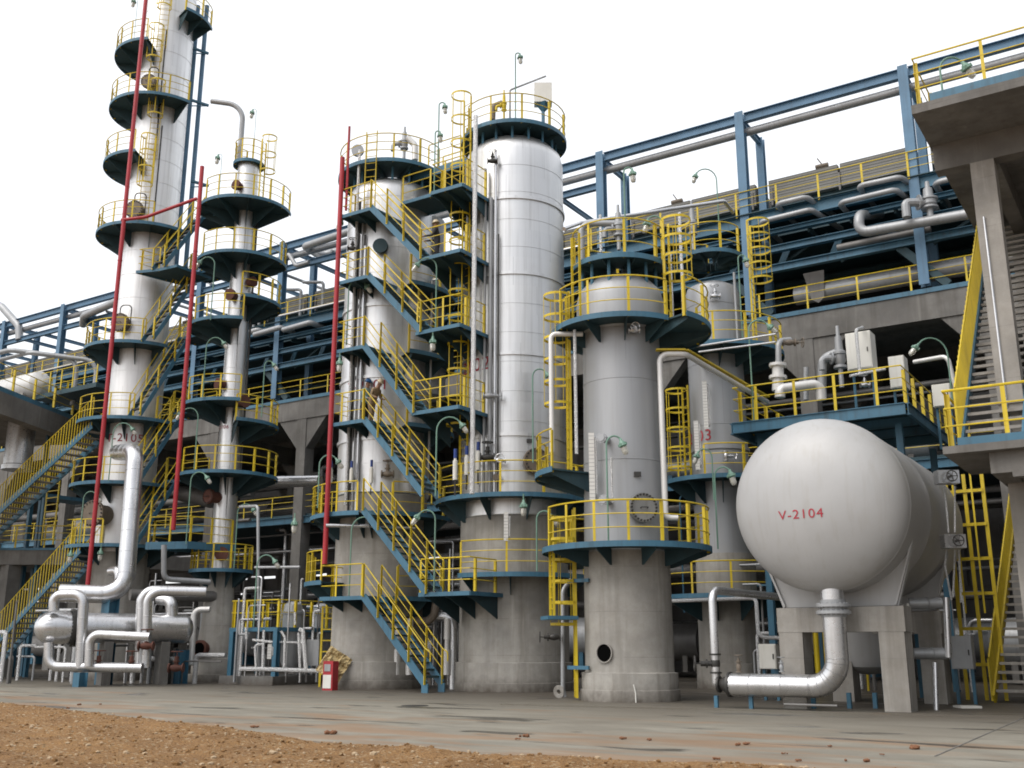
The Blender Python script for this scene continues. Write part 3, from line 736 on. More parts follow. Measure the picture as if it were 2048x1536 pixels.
# small landings on the slender column's left where each flight arrives
for k, nm in (('q1', 1), ('q2', 2), ('q4', 3), ('q5', 4), ('q7', 5)):
    z = Z6[k]; t = {'q1': (386, 410), 'q2': (382, 523), 'q4': (360, 659), 'q5': (348, 820), 'q7': (334, 956)}[k]
    b0 = {'q1': (306, 540), 'q2': (286, 669), 'q4': (259, 825), 'q5': (257, 962), 'q7': (250, 1086)}[k]
    p = PD(b0[0], b0[1], 47.6); lo, hi = .5, 9.
    for _ in range(50):
        m = (lo+hi)/2
        if pix(V(p.x, p.y+m, z))[0] < t[0]: lo = m
        else: hi = m
    y = p.y+lo; c6.slab([(p.x-.1, y), (c6.x-1.2, y), (c6.x-1.2, y+1.2), (p.x-.1, y+1.2)], z-.004, [[(p.x-.05, y), (p.x-.05, y+1.15), (c6.x-1.5, y+1.15)]])
a, b = PD(292, 1086, 47.0), PD(377, 1073, 46.6); z = Z5['p9']
c5.slab([(a.x, a.y), (b.x, b.y), (b.x+.6, b.y+2.2), (a.x+.6, a.y+2.2)], z+.012, [[(a.x+.1, a.y+.03), (b.x-.04, b.y+.04), (b.x+.5, b.y+2.1)]], th=.3)
# long stairs to the left
def x_stair(label, top, bot, Y, zt=None, **k):
    p, q = PY(top[0], top[1], Y), PY(bot[0], bot[1], Y); return stairs(label, p, q, YA, **k)
st = x_stair('long blue stairs with crowded yellow balusters climbing to the tall column, upper flight', (184, 850), (-90, 1105), 29.6, baluster=.24, tread='conc_pale', sh=.34, width=1.1, rh=1.25, mids=())
st = x_stair('long blue stairs with yellow balusters climbing to the tall column, lower flight', (160, 1100), (-60, 1345), 29.4, baluster=.26, tread='pipe_grey', sh=.3, width=1.1, rh=1.25, mids=())
# red risers
for nm, px0, y0, px1, y1, D in (('tall red riser pipe climbing in front of the tall column', 288, -40, 175, 1175, 46.0), ('red riser pipe between the tall and slender columns', 397, 333, 346, 1060, 45.6)):
    a = PD(px1, y1, D); top = zd(y0, D); mb = MB(); mb.cyl(a, V(a.x, a.y, top), .1, 12)
    for k in range(1, 8): z = a.z+(top-a.z)*k/8; mb.lathe(V(a.x, a.y, z), [(.1, -.03), (.112, -.025), (.112, .025), (.1, .03)], 12)
    solo('riser_pipe', mb, 'red', nm, 'pipe')
a, b, d = PD(243, 440, 46.0), PD(292, 434, 45.8), PD(394, 397, 45.6)
pipe('red_branch', 'sloping red cross pipe joining the two red risers high up', [a, b, d], .08, 'red', .4)
a = PD(685, 315, 38.4); b = PD(650, 1128, 38.4); q = V(a.x, a.y, b.z)
for nm, r, y0, y1, dx in (('red riser pipe in front of the T-2101 landings', .095, 315, 1128, 0), ('thin red extension pipe above the riser at the T-2101 column', .05, 252, 420, .16)):
    mb = MB(); mb.cyl(V(a.x+dx, a.y+dx, zd(y1, 38.4)), V(a.x+dx, a.y+dx, zd(y0, 38.4)), r, 12); solo('riser_pipe', mb, 'red', nm, 'pipe')

# ================================================================== column T-2101
c1 = Column('wide_column', 'wide pale column marked T-2101 behind the zigzag stairs, second from the red box', 765, 1000, 40.7)
r1 = 1.8; ze = c1.z(985, r1)
zt1 = c1.z(372, r1)
bands1 = [c1.z(y, r1) for y in (608, 752, 876)]
c1.shell('shell', [(r1-.06, ze), (r1, ze+.05), (r1, zt1), (r1*.93, zt1+.35), (r1*.7, zt1+.62), (r1*.3, zt1+.78), (0, zt1+.8)], 'alu', 1.1, bands1)
c1.shell('pedestal', [(r1+.1, 0), (r1+.1, .3), (r1+.06, .31), (r1+.06, .95), (r1-.02, .97), (r1-.05, ze), (0, ze+.01)], 'conc')
zp = c1.z(318, 2.2); c1.platform(zp, .6, 2.25, -180, 180, [(-178, 60)], brackets=True, bl=.35)
for k in range(7):
    mb = MB(); a = c1.pt(-75+25*k, r1*.9, zt1); mb.tube([a, V(a.x, a.y, zp-.06)], .05, 6); obj('support_leg', mb, 'blue', c1.root)
ph, z = c1.sp(763, 497, r1); c1.manhole(ph, z, r1, .27, .25, 'deck', bolts=0)
ph, z = c1.sp(735, 772, r1); col_text(c1, 'T-2101', .56, ph-2, r1, z)
YS = 28.6
# ------------------------------------------------------------------ landings and stairs
def landing(col, xl, xr, py, name='platform', depth=None, rail=True, left_rail=True, skip=0.9, right_rail=False):
    a, b = PY(xl, py, YS), PY(xr, py, YS); z = PY((xl+xr)/2, py, YS).z
    dY = depth or 2.4; cs = [(a.x, YS), (b.x, YS), (b.x, YS+dY), (a.x, YS+dY)]
    rp = []
    if rail: rp.append(([(a.x+.03, YS+1.8)] if left_rail else [])+[(a.x+.03, YS+.03), (b.x-(.25 if right_rail else .1), YS+.03)]+([(b.x-.03, YS+.03), (b.x-.03, YS+1.6)] if right_rail else []))
    n = 2; br = []
    for i in range(3):
        x = a.x+(b.x-a.x)*(.08+.42*i); br.append([V(x, YS+.1, z-.052), V(x, YS+dY-.1, z-.052), V(x, YS+dY-.1, z-.95), V(x, YS+.35, z-.2), V(x, YS+.1, z-.17)])
    col.slab(cs, z, rp, brackets=br); return z, a, b
L = []
for xl, xr, py in ((684, 745, 423), (680, 738, 557), (674, 729, 696), (667, 728, 843)):
    L.append(landing(c1, xl, xr, py))
zl5 = c1.z(1022, 2.9); c1.platform(zl5, r1-.06, 2.75, -112, -18, [(-112, -20)], gap=.95)
z6, a6, b6 = landing(c1, 640, 726, 1194, left_rail=True)
c2 = Column('large_column', 'large pale column marked T-2102 with blue-capped transmitters at its waist, beside the zigzag stairs', 1028, 1000, 38.5)
Mz = []
for xl, xr, py in ((838, 921, 508), (832, 920, 656), (824, 918, 818), (838, 940, 1185)):
    Mz.append(landing(c2, xl, xr, py, left_rail=False, right_rail=True, depth=2.2))
z0, a0, b0 = landing(c2, 862, 925, 376, left_rail=True, right_rail=True, depth=2.2)
def fl(nm, xt, zt, xb, zb, yt, yb, **k):
    p, q = PY(xt, yt, YS-.03), PY(xb, yb, YS-.03); p.z, q.z = zt, zb
    return stairs('blue stairs with yellow rails zigzagging between T-2101 and T-2102, %s' % nm, p, q, YA, .92, .24, post_gap=1.15, rh=1.05, **k)
fl('top flight', 742, L[0][0], 842, Mz[0][0], 418, 520); fl('second flight from the top', 736, L[1][0], 842, Mz[1][0], 556, 660)
fl('third flight from the top', 728, L[2][0], 828, Mz[2][0], 694, 807)
r2 = 1.97; zm4 = c2.z(986, 2.85)
fl('third flight from the ground', 728, L[3][0], 846, zm4, 843, 987)
fl('second flight from the ground', 727, zl5, 853, Mz[3][0], 1016, 1182)
p, q = PY(727, 1197, YS-.03), PY(850, 1372, YS-.03); p.z = z6; q.z = .28
stairs('blue stairs with yellow rails rising from the yard to the T-2101 column, ground flight', p, q, YA, .92, .26, post_gap=1.15, rh=1.05, foot=True)
# walkways round the right side of T-2101 at the landing levels
for i in (1, 2, 3): c1.platform(L[i][0]-.01, r1, 2.75, 18, 100, [(18, 80)], gap=1.2)
c1.platform(zl5-.012, r1-.06, 2.75, -14, 70, [(8, 60)], gap=1.2); c1.platform(z6-.01, r1, 2.7, 10, 70, [(14, 60)]); c1.platform(c1.z(1160, 3.0), r1, 2.85, -115, -48, [(-112, -50)], gap=.85)
a, b = PY(816, 412, 30.6), PY(905, 392, 30.6)
c1.slab([(a.x, 30.2), (b.x, 30.2), (b.x, 31.6), (a.x, 31.6)], a.z, [[(a.x, 30.25), (a.x+1.4, 30.25)]])
# bridge between the two heads
zb_ = c2.z(296, 2.3)
c2.slab([(c1.x+1.2, 31.3), (c2.x-.9, 31.3), (c2.x-.9, 32.5), (c1.x+1.2, 32.5)], zp-.014, [[(c1.x+2.0, 31.33), (c2.x-1.9, 31.33)], [(c1.x+1.9, 32.47), (c2.x-1.6, 32.47)]], th=.3)

# ================================================================== column T-2102
zt2 = c2.z(284, r2); ze2 = c2.z(1030, r2)
bands2 = [c2.z(y, r2) for y in (394, 545, 706, 868)]
c2.shell('shell', [(r2-.04, ze2), (r2, ze2+.05), (r2, zt2-.2), (r2*.96, zt2+.15), (r2*.8, zt2+.5), (r2*.45, zt2+.75), (0, zt2+.8)], 'alu', 1.12, bands2, 72)
c2.shell('pedestal', [(r2+.16, 0), (r2+.16, .28), (r2+.13, .29), (r2+.12, .95), (r2+.02, .97), (r2, ze2), (0, ze2+.01)], 'conc', n=72)
zp2 = c2.z(238, 2.15); c2.platform(zp2, .5, 2.12, -180, 180, [(-60, 250)], bl=.4, gap=1.2)
for k in range(9):
    mb = MB(); a = c2.pt(-90+22*k, r2*.86, zt2+.2); mb.tube([a, V(a.x, a.y, zp2-.06)], .05, 6); obj('support_leg', mb, 'blue', c2.root)
c2.platform(zm4, r2, 2.9, -100, 88, [(-72, 84)], gap=1.5)
zm5 = c2.z(1146, 2.75); c2.platform(zm5, r2, 2.75, -45, 80, [(-43, 70)], gap=1.6)
col_text(c2, 'T-2102', .74, -61, r2, c2.z(734, r2*.6))
ph, z = c2.sp(1066, 924, r2); c2.manhole(ph, z, r2, .42, .22, 'manhole', davit=False)
ph, z = c2.sp(1057, 882, r2); mb = MB(); q = c2.pt(ph, r2+.04, z); mb.frame(q, c2.right, c2.toward, ZA, .2, .05, .14); obj('name_plate', mb, 'steel_dark', c2.root)
for px, y0, y1, r, m in ((972, 335, 985, .05, 'pipe_grey'), (983, 395, 1000, .075, 'pipe_grey'), (992, 300, 990, .055, 'pipe_alu'), (998, 470, 985, .03, 'steel_dark'), (964, 420, 985, .045, 'foil')):
    ph, z = c2.sp(px, (y0+y1)/2, r2+.15); q = c2.pt(ph, r2+.16, 0); mb = MB(); mb.tube([V(q.x, q.y, zd(y1, c2.D-r2)), V(q.x, q.y, zd(y0, c2.D-r2))], r, 8); obj('side_pipe', mb, m, c2.root)
# ================================================================== grey column nearest the camera
c3 = Column('front_column', 'grey column on a concrete cylinder nearest the yard, with a round hole in its skirt', 1257, 1250, 30.3)
r3 = 1.22; ze3 = c3.z(1100, r3); zf1 = c3.z(626, 2.0); zf2 = c3.z(1084, 2.42); zd3 = c3.z(580, 1.33)
c3.shell('shell', [(r3, ze3), (r3, ze3+.2), (1.16, zf1-1.2), (1.16, zf1-.1), (1.33, zf1+.05), (1.33, zd3), (1.25, zd3+.32), (1.0, zd3+.6), (.6, zd3+.8), (0, zd3+.88)], 'grey_shell', 2.4)
zo = c3.sp(1211, 1306, r3+.03)
c3.shell('pedestal', [(r3+.17, 0), (r3+.17, .33), (r3+.13, .34), (r3+.13, .78), (r3+.03, .8), (r3+.02, ze3), (0, ze3+.01)], 'conc', n=64)
ph, z = zo; ax = c3.dir(ph); q = c3.pt(ph, r3-.02, z); mb = MB()
mb.lathe(q, [(.235, 0), (.265, 0), (.265, .1), (.235, .1), (.235, 0)], 28, ax); o = obj('skirt_opening', mb, 'conc_pale', c3.root)
mb = MB(); mb.lathe(q, [(0, .065), (.234, .065), (.234, .05), (0, .05)], 28, ax); obj('opening_shadow', mb, 'void', o)
c3.platform(zf2, r3+.03, 2.42, -180, 180, [(-66, 250)], gap=.95, bl=.45)
c3.platform(zf1, 1.16, 2.05, -140, 42, [(-62, 42)], gap=1.25, bl=.5)
c3.platform(zf1-.012, 1.16, 2.7, 44, 130, [(44, 115)], gap=1.2, bl=.5)
zf0 = c3.z(507, 1.45); c3.platform(zf0, .3, 1.45, -180, 180, [(-178, 100)], gap=1.1, bl=.3)
for k in range(6):
    mb = MB(); a = c3.pt(-75+30*k, 1.15, zd3+.15); mb.tube([a, V(a.x, a.y, zf0-.06)], .05, 6); obj('support_leg', mb, 'blue', c3.root)
zf3 = c3.z(922, 2.55); c3.platform(zf3, r3, 2.62, -112, -50, [(-112, -52)], gap=.8, bl=.5)
c3.ladder(-76, r3+.12, zf3, zf1+1.2, cage=(zf3+2.1, zf1+1.1), stand=.3, cr=.42, hoop=.75)
c3.ladder(-82, r3+.12, .1, zf2+1.2, cage=(c3.z(1248, .3), zf2+.9), stand=.18, cr=.40, hoop=.6)
c3.ladder(66, 1.33, zf1, zf0+1.3, cage=(zf1+1.5, zf0+1.25), stand=.25, hoop=.55, cr=.45)
c3.ladder(-58, 1.33, zf1, zf0+.9, cage=None, stand=.2)
ph, z = c3.sp(1284, 1016, r3+.1); c3.manhole(ph, z, r3, .37, .14, 'cover', bolts=24)
ph, z = c3.sp(1274, 949, r3); mb = MB(); q = c3.pt(ph, r3+.03, z); mb.frame(q, c3.right, c3.toward, ZA, .2, .05, .14); obj('name_plate', mb, 'steel_dark', c3.root)
for px, py in ((1128, 1162), (1128, 1335)):
    a = PD(px+8, py, 30.1); b = PD(px+50, py+2, 29.7); mb = MB(); mb.beam(a, V(b.x, b.y, a.z), .08, .1); obj('ladder_bracket', mb, 'blue', c3.root)
for y0 in (1160, 1222):
    a = PD(1098, y0, 30.0)
pa = c3.pt(-84, 2.35, 0)
mb = MB(); zz = c3.z(1232, .5); mb.prism([tuple(c3.pt(-88, 1.55, 0))[:2], tuple(c3.pt(-84, 2.5, 0))[:2], tuple(c3.pt(-62, 2.5, 0))[:2], tuple(c3.pt(-60, 1.6, 0))[:2]], zz-.1, zz); obj('step_plate', mb, 'blue', c3.root)
c3.ladder(-72, 2.15, zz, zf2-.05, stand=.08, w=.4, name='short_ladder')
# fittings on the grey front column
a = PD(1185, 1000, 29.2); b = PD(1184, 866, 29.2); gauge('white level gauge strip on the grey front column, above its lower railing', a, V(a.x, a.y, b.z), .16)
for px, py in ((1208, 876), (1212, 1000)):
    ph, z = c3.sp(px, py, r3+.3); q = c3.pt(ph, r3-.05, z); mb = MB(); mb.cyl(q, q+c3.dir(ph)*.5, .1, 14); mb.flange(q+c3.dir(ph)*.45, c3.dir(ph), .15, .05, 8); obj('nozzle', mb, 'grey_shell', c3.root)
lamp('mint green lamp on the lower ring of the grey front column, beside the white gauge', PD(1217, 1082, 28.6), zd(872, 28.6)-zd(1082, 28.6), RGT, .45, 20)
lamp('mint green lamp post at the upper ring of the grey front column', PD(1333, 640, 29.4), zd(432, 29.4)-zd(640, 29.4), -RGT, .5, 15)
lamp('gooseneck lamp just beyond the lower ring of the grey front column, beside the tank', PD(1436, 1098, 30.2), zd(935, 30.2)-zd(1098, 30.2), RGT*.6-HEAD*.2, .5, 15)
valve('starred white handwheel valve under the upper ring of the grey front column', PD(1268, 660, 29.0), RGT, .17, -HEAD, 'pipe_alu')
p1 = PD(1331, 1036, 29.2); p0 = V(p1.x, p1.y, zd(708, 29.2)); q = p0+RGT*.75; q.z = p0.z
pipe('white_pipe', 'white pipe dropping down the side of the grey front column to its lower railing', [p1+RGT*.35, p1, p0, q, q+YA*7-ZA*.05], .085, 'pipe_white', .25, n=12)
mb = MB(); mb.beam(p0-RGT*.1+ZA*.12, q+ZA*.12, .22, .04); mb.beam(q+ZA*.12, q+YA*7+ZA*.12, .22, .04); solo('cable_tray', mb, 'yellow', 'yellow edged tray above the white pipe elbow beside the grey front column', 'cable tray')
p = PD(1104, 900, 29.6)
pipe('white_pipe', 'thin white pipe standing on the small side platform of the grey front column', [V(p.x, p.y, zd(905, 29.6)), V(p.x, p.y, zd(668, 29.6)), V(p.x, p.y, zd(668, 29.6))+RGT*.95], .075, 'pipe_white', .16)
p = PD(1153, 900, 29.3); pipe('traced_pipe', 'foil wrapped tube beside the caged ladder of the grey front column', [V(p.x, p.y, zd(908, 29.3)), V(p.x, p.y, zd(660, 29.3))], .05, 'foil')
p = PD(1223, 935, 28.9); pipe('traced_pipe', 'short foil wrapped drain tube beside the lamp on the grey front column', [V(p.x, p.y, zd(1005, 28.9)), V(p.x, p.y, zd(915, 28.9))], .03, 'foil')
p = PD(1163, 480, 30.3); a = V(p.x, p.y, zd(610, 30.3)); b = V(p.x, p.y, zd(447, 30.3)); e = PD(1245, 437, 30.3); e.z = b.z
pipe('vent_line', 'grey bent pipe rising left of the head of the grey front column', [a, b, e], .1, 'pipe_grey', .3)
def relief(label, base, h, s=1., m='pipe_grey'):
    t = thing('relief_valve', base, label, 'relief valve'); mb = MB(); b = Vector(base)
    mb.lathe(b, [(.06*s, 0), (.06*s, h*.3), (.16*s, h*.31), (.16*s, h*.35), (.09*s, h*.36), (.14*s, h*.42), (.14*s, h*.52), (.17*s, h*.53), (.17*s, h*.57), (.1*s, h*.6), (.085*s, h*.82), (.05*s, h*.83), (.04*s, h), (0, h)], 14); obj('valve_body', mb, m, t)
    mb = MB(); q = b+ZA*h*.47; mb.tube(fillet([q, q-RGT*.45*s, q-RGT*.45*s-ZA*.3*s], .15), .08*s, 10); mb.flange(q-RGT*.2*s, RGT, .15*s, .05, 8); obj('side_outlet', mb, m, t); return t
relief('grey relief valve on the head of the grey front column', PD(1238, 500, 30.3), zd(410, 30.3)-zd(500, 30.3), 1.0)
lamp('tall bare lamp pole standing on the head of the grey front column', PD(1252, 500, 30.6), zd(335, 30.6)-zd(500, 30.6), RGT, .3, 5)

# ================================================================== rear grey column
cr = Column('rear_column', 'grey column standing behind the nearest one, between it and the big tank', 1447, 1050, 39)
r4 = 1.06; ze4 = cr.z(1105, r4); zg1 = cr.z(680, 2.6); zg2 = cr.z(948, 2.2); zg3 = cr.z(1188, 2.5); zdm = cr.z(575, r4); zg0 = cr.z(498, 1.2)
cr.shell('shell', [(r4, ze4), (r4, zdm), (r4*.92, zdm+.25), (r4*.6, zdm+.45), (.2, zdm+.55), (0, zdm+.56)], 'grey_shell', 2.4, [cr.z(893, r4)])
cr.shell('pedestal', [(r4+.16, 0), (r4+.16, .9), (r4+.04, .92), (r4+.03, ze4), (0, ze4+.01)], 'conc')
cr.platform(zg0, .3, 1.25, -180, 180, [(-175, 70)], bl=.3)
cr.platform(zg1, r4, 2.6, -30, 120, [(-28, 110)], gap=1.2, bl=.5)
cr.platform(zg2, r4, 2.2, -70, 110, [(-15, 100)], gap=1.3); cr.platform(zg3, r4, 2.55, -60, 110, [(-60, 100)], gap=1.3)
cr.ladder(74, r4+.25, zg1, zg0+1.25, cage=(cr.z(575, 0), zg0+1.25), stand=.3, cr=.46, hoop=.62)
cr.ladder(-62, r4, zg2, zg1-1.2, cage=(zg2+.5, zg1-1.4), stand=.3, cr=.45, hoop=.7)
ph, z = cr.sp(1340, 878, r4+.05); col_text(cr, 'T-2103', .6, ph+14, r4, z)
for (px, y1, y0) in ((1413, 858, 762), (1396, 940, 842)):
    a = PD(px, y1, 37.6); gauge('white level gauge strip on the rear grey column, %s of the pair' % ('upper' if y1 < 900 else 'lower'), a, V(a.x, a.y, zd(y0, 37.6)), .17)
lamp('gooseneck lamp beside the lower white gauge of the rear grey column', PD(1428, 1000, 36.8), zd(898, 36.8)-zd(1000, 36.8), -RGT, .55, 20)
lamp('gooseneck lamp leaning from the upper ring of the rear grey column over the tank deck', PD(1508, 840, 33.5), zd(640, 33.5)-zd(840, 33.5), RGT, .7, 45)
lamp('slim lamp post on the upper ring of the rear grey column beside its caged ladder', PD(1486, 690, 37.0), zd(510, 37)-zd(690, 37), RGT*.6, .3, 10)
relief('relief valve with a pointed cap on the head of the rear grey column', PD(1387, 500, 39), zd(402, 39)-zd(500, 39), 1.2)
lamp('tall gooseneck lamp above the head of the rear grey column, seen against the sky', PD(1440, 490, 38.6), zd(338, 38.6)-zd(490, 38.6), -RGT, .9, 20)
for i, (px, y0, y1, D, r, m, lb) in enumerate(((1368, 425, 640, 36.5, .06, 'foil', 'foil wrapped tube hanging between the heads of the two grey columns'), (1345, 505, 640, 31.5, .055, 'foil', 'foil wrapped tube dropping beside the yellow ladder of the grey front column'), (1202, 430, 505, 31, .045, 'foil', 'short foil tube on the head of the grey front column'), (1476, 545, 690, 37.4, .05, 'pipe_grey', 'thin grey pipe running down the rear grey column by its caged ladder'))):
    p = PD(px, y1, D); pipe('traced_pipe', lb, [p, V(p.x, p.y, zd(y0, D))], r, m)
a, b = PD(1160, 446, 34), PD(1448, 402, 36); pipe('vent_line', 'long pale pipe bridging the tops of the two grey columns', [PD(1128, 458, 33), a, b, PD(1466, 425, 37)], .07, 'pipe_alu', .3)
mb = MB(); mb.cyl(PD(1360, 738, 36.9)+ZA*.1, PD(1361, 735, 36.9), .12, 10)
for k, (x0, y0, x1, y1) in enumerate(((1392, 693, 1552, 668), (1398, 704, 1552, 684))):
    pipe('thin_pipe', 'thin pale pipe crossing in front of the rear grey column, %s of two' % ('upper' if k == 0 else 'lower'), [PD(x0, y0, 35), PD(x1, y1, 32.5)], .035, 'pipe_alu')
valve('valve on the upper flank of the rear grey column, just above its wide ring', PD(1430, 592, 37.7), RGT, .2, ZA, 'pipe_alu'); valve('small valve on the rear grey column by the lower railing', PD(1452, 912, 37.7), ZA, .18, RGT, 'pipe_alu')

# ================================================================== horizontal vessel V-2104
XV, ZV, RV, YT = -7.29, 4.807, 2.086, 25.0
tk = thing('horizontal_tank', (XV, YT+4, 0), 'big pale grey horizontal tank marked V-2104 on a concrete portal', 'tank')
prof = [(0, -1.045)]
for i in range(1, 17): a = i/16*PI/2; prof.append((RV*math.sin(a), -1.045*math.cos(a)))
prof += [(RV+.008, .01), (RV+.008, .03), (RV, .04), (RV, 2.2), (RV+.006, 2.22), (RV, 2.24), (RV, 4.4), (RV+.006, 4.42), (RV, 4.44), (RV, 6.4)]
for i in range(1, 9): a = PI/2-i/8*PI/2; prof.append((max(0, RV*math.sin(a)), 6.4+1.045*math.cos(a)))
mb = MB(); mb.lathe((XV, YT, ZV), prof, 80, YA); obj('shell', mb, 'tank', tk)
vs, fs = text_mesh('V-2104', .30); mb = MB(); ctx, ctz = PY(1604, 1030, 24.1).x, PY(1604, 1030, 24.1).z
def head_y(x, z):
    k = 1-((x-XV)**2+(z-ZV)**2)/RV**2; return YT-1.045*math.sqrt(max(0, k))
mb.add([(ctx+x*1.12, head_y(ctx+x*1.12, ctz+y)-.012, ctz+y) for x, y, _ in vs], fs); obj('lettering', mb, 'letter', tk)
pf = 25.55; ptop = 2.42
for y in (25.85, 30.0):
    pts = [V(XV-1.36, y, ptop), V(XV+1.42, y, ptop)]
    for i in range(0, 25): a = math.radians(-22-136*i/24); pts.append(V(XV+RV*.995*math.cos(a), y, ZV+RV*.995*math.sin(a)))
    mb = MB(); mb.extrude(pts, (0, .09, 0)); o = obj('saddle', mb, 'tank', tk)
    mb = MB()
    for sx in (-1.30, 1.36): mb.beam(V(XV+sx, y+.095, ptop+.02), V(XV+(sx/abs(sx))*RV*.9, y+.095, ZV-.85), .35, .05, side=YA)
    mb.frame((XV, y+.4, ptop+.02), XA, YA, ZA, 2.8, .6, .04); obj('saddle_rib', mb, 'tank', tk)
for y, nm in ((pf, 'nearer'), (29.7, 'farther')):
    p = thing('concrete_portal', (XV, y+.3, 0), 'stained concrete portal under the big tank, %s of two' % nm, 'concrete portal')
    for x0, x1 in ((-8.70, -8.12), (-6.32, -5.74)): obj('leg', MB().prism([(x0, y), (x1, y), (x1, y+.7), (x0, y+.7)], 0, 1.82), 'conc_pale', p)
    mb = MB(); mb.prism([(-8.72, y-.01), (-5.70, y-.01), (-5.70, y+.75), (-8.72, y+.75)], 1.82, 2.4); obj('crossbeam', mb, 'conc_pale', p)
# outlet pipe
nz = PY(1667, 1225, 25.0); xb = nz.x; yb = 25.0; z1 = zd(1371, pix(V(xb, yb, .6))[0]*0+V(xb, yb, 0).dot(HEAD))
zr = PY(1560, 1371, yb).z; xl = PY(1462, 1371, yb).x
op = thing('outlet_pipe', (xb, yb, 0), 'fat bright jacketed pipe bending down from the big tank and along the ground', 'pipe')
mb = MB(); mb.tube(fillet([V(xb, yb, ZV-1.6), V(xb, yb, zr), V(xl, yb, zr)], .62, 10), .265, 24); obj('pipe_run', mb, 'pipe_alu', op)
mb = MB()
for i in range(7):
    q = fillet([V(xb, yb, ZV-1.6), V(xb, yb, zr), V(xl, yb, zr)], .62, 10)[1+int(i*10/6)]; ctr = V(xb-.62, yb, zr+.62); dd = (q-ctr).normalized(); tn = YA.cross(dd)
    mb.lathe(q, [(.266, -.008), (.275, 0), (.266, .008)], 24, tn)
for f in (.25, .5, .8): mb.lathe(V(xb+(xl-xb)*f, yb, zr), [(.266, -.012), (.273, 0), (.266, .012)], 24, XA)
obj('jacket_seam', mb, 'pipe_alu', op)
mb = MB(); zf = PY(1667, 1217, 25).z; mb.flange((xb, yb, zf+.07), ZA, .40, .07, 20, 28); mb.flange((xb, yb, zf-.09), ZA, .40, .07, 20, 28); mb.cyl((xb, yb, zf-.2), (xb, yb, zf+.2), .29, 24); obj('flange', mb, 'pipe_grey', op)
xr = PY(1432, 1355, yb).x; zt_ = PY(1430, 1180, yb).z
mb = MB(); mb.flange((xl-.02, yb, zr), XA, .3, .06, 12, 20); mb.lathe((xl, yb, zr), [(.26, 0), (.12, -.28)], 20, XA); mb.flange((xl-.3, yb, zr), XA, .2, .05, 8, 16); obj('reducer', mb, 'steel_dark', op)
pipe('upright_pipe', 'bright pipe rising from the reducer of the tank outlet and turning back over the plant', [V(xl-.28, yb, zr), V(xr, yb, zr), V(xr, yb, zt_), V(xr, yb, zt_)+YA*5.5+XA*.25], .105, 'pipe_alu', .28, n=16)
valve('dark flanged valve on the upright pipe beside the tank outlet', V(xr, yb, PY(1432, 1327, yb).z), ZA, .24, V(-.9, -.5, 0), 'steel_dark')
valve('small brass tinted valve on the ground pipe of the big tank, nearer the upright', V(PY(1478, 1340, yb).x, yb, zr+.42), ZA, .13, ZA, 'manhole'); valve('small valve on top of the ground pipe in front of the concrete portal', V(PY(1563, 1335, yb).x, yb, zr+.42), ZA, .11, ZA, 'pipe_grey')
for px in (1437, 1506):
    q = PY(px, 1390, yb+.2); mb = MB(); mb.frame((q.x, yb+.05, (zr-.27)/2), XA, YA, ZA, .09, .09, zr-.27); mb.frame((q.x, yb+.05, .01), XA, YA, ZA, .25, .25, .02)
    solo('pipe_support', mb, 'blue', 'short blue pipe support post under the tank outlet pipe', 'pipe support', 'blue posts under the outlet pipe')
# drum below the tank
d = thing('small_drum', PY(1740, 1330, 30.2)*1, 'grey upright drum with a dished bottom under the big tank', 'drum'); cx = PY(1728, 1300, 30.3).x; zb2 = PY(1728, 1350, 30.3).z
mb = MB(); mb.lathe((cx, 30.6, zb2), [(0, 0), (.5, .06), (.85, .22), (1.0, .5), (1.0, 2.6)], 36); obj('shell', mb, 'tank', d)
for a in (.6, 2.2, 3.9, 5.4): obj('leg', MB().frame((cx+.95*math.cos(a), 30.6+.95*math.sin(a), .5), XA, YA, ZA, .12, .12, 1.0), 'blue', d)
for px in (1628, 1700, 1752):
    q = PZ(px, 1420, 0); mb = MB(); mb.frame((q.x, q.y, .2), XA, YA, ZA, .1, .1, .4); mb.frame((q.x, q.y, .015), XA, YA, ZA, .28, .28, .03); solo('pipe_support', mb, 'blue', 'low blue stub post on the slab under the big tank', 'pipe support', 'stub posts under the tank')
q0, q1 = PZ(1600, 1412, .42), PZ(1775, 1398, .42); pipe('low_pipe', 'thin pipe lying on stub posts under the big tank', [V(q0.x-.3, q0.y, .44), V(q1.x, q0.y, .44)], .022, 'pipe_dark')

# ================================================================== deck above the tank
YD = 32.0; zdk = 8.6; xa, xbk = -12.0, -6.55
dk = thing('tank_deck', (xa+2.7, YD+3.5, 0), 'blue steel deck with yellow rails above the big tank, carrying boxes and pipes', 'platform')
obj('deck_plate', MB().prism([(xa, YD), (xbk, YD), (xbk, YD+7), (xa, YD+7)], zdk-.05, zdk), 'deck', dk)
mb = MB(); mb.ibeam((xa, YD-.06, zdk-.17), (xbk+.0, YD-.06, zdk-.17), .12, .36); mb.ibeam((xbk+.06, YD-.0, zdk-.17), (xbk+.06, YD+7, zdk-.17), .12, .36); mb.ibeam((xa-.06, YD, zdk-.17), (xa-.06, YD+7, zdk-.17), .12, .36); obj('edge_beam', mb, 'blue', dk)
for i in range(1, 4):
    mb = MB(); mb.ibeam((xa+.1, YD+7*i/4, zdk-.2), (xbk-.05, YD+7*i/4, zdk-.2), .12, .28); obj('joist', mb, 'blue', dk)
for x in (xa+.5, -9.3, xbk-.5):
    for y in (YD+1.2, YD+6.2): obj('leg', MB().ibeam((x, y, 0), (x, y, zdk-.36), .2, .2), 'blue', dk)
rails(dk, [(xa+.04, YD+6.9, zdk), (xa+.04, YD+.02, zdk), (xbk-.04, YD+.02, zdk), (xbk-.04, YD+6.9, zdk)], 1.2, 1.25, .09)
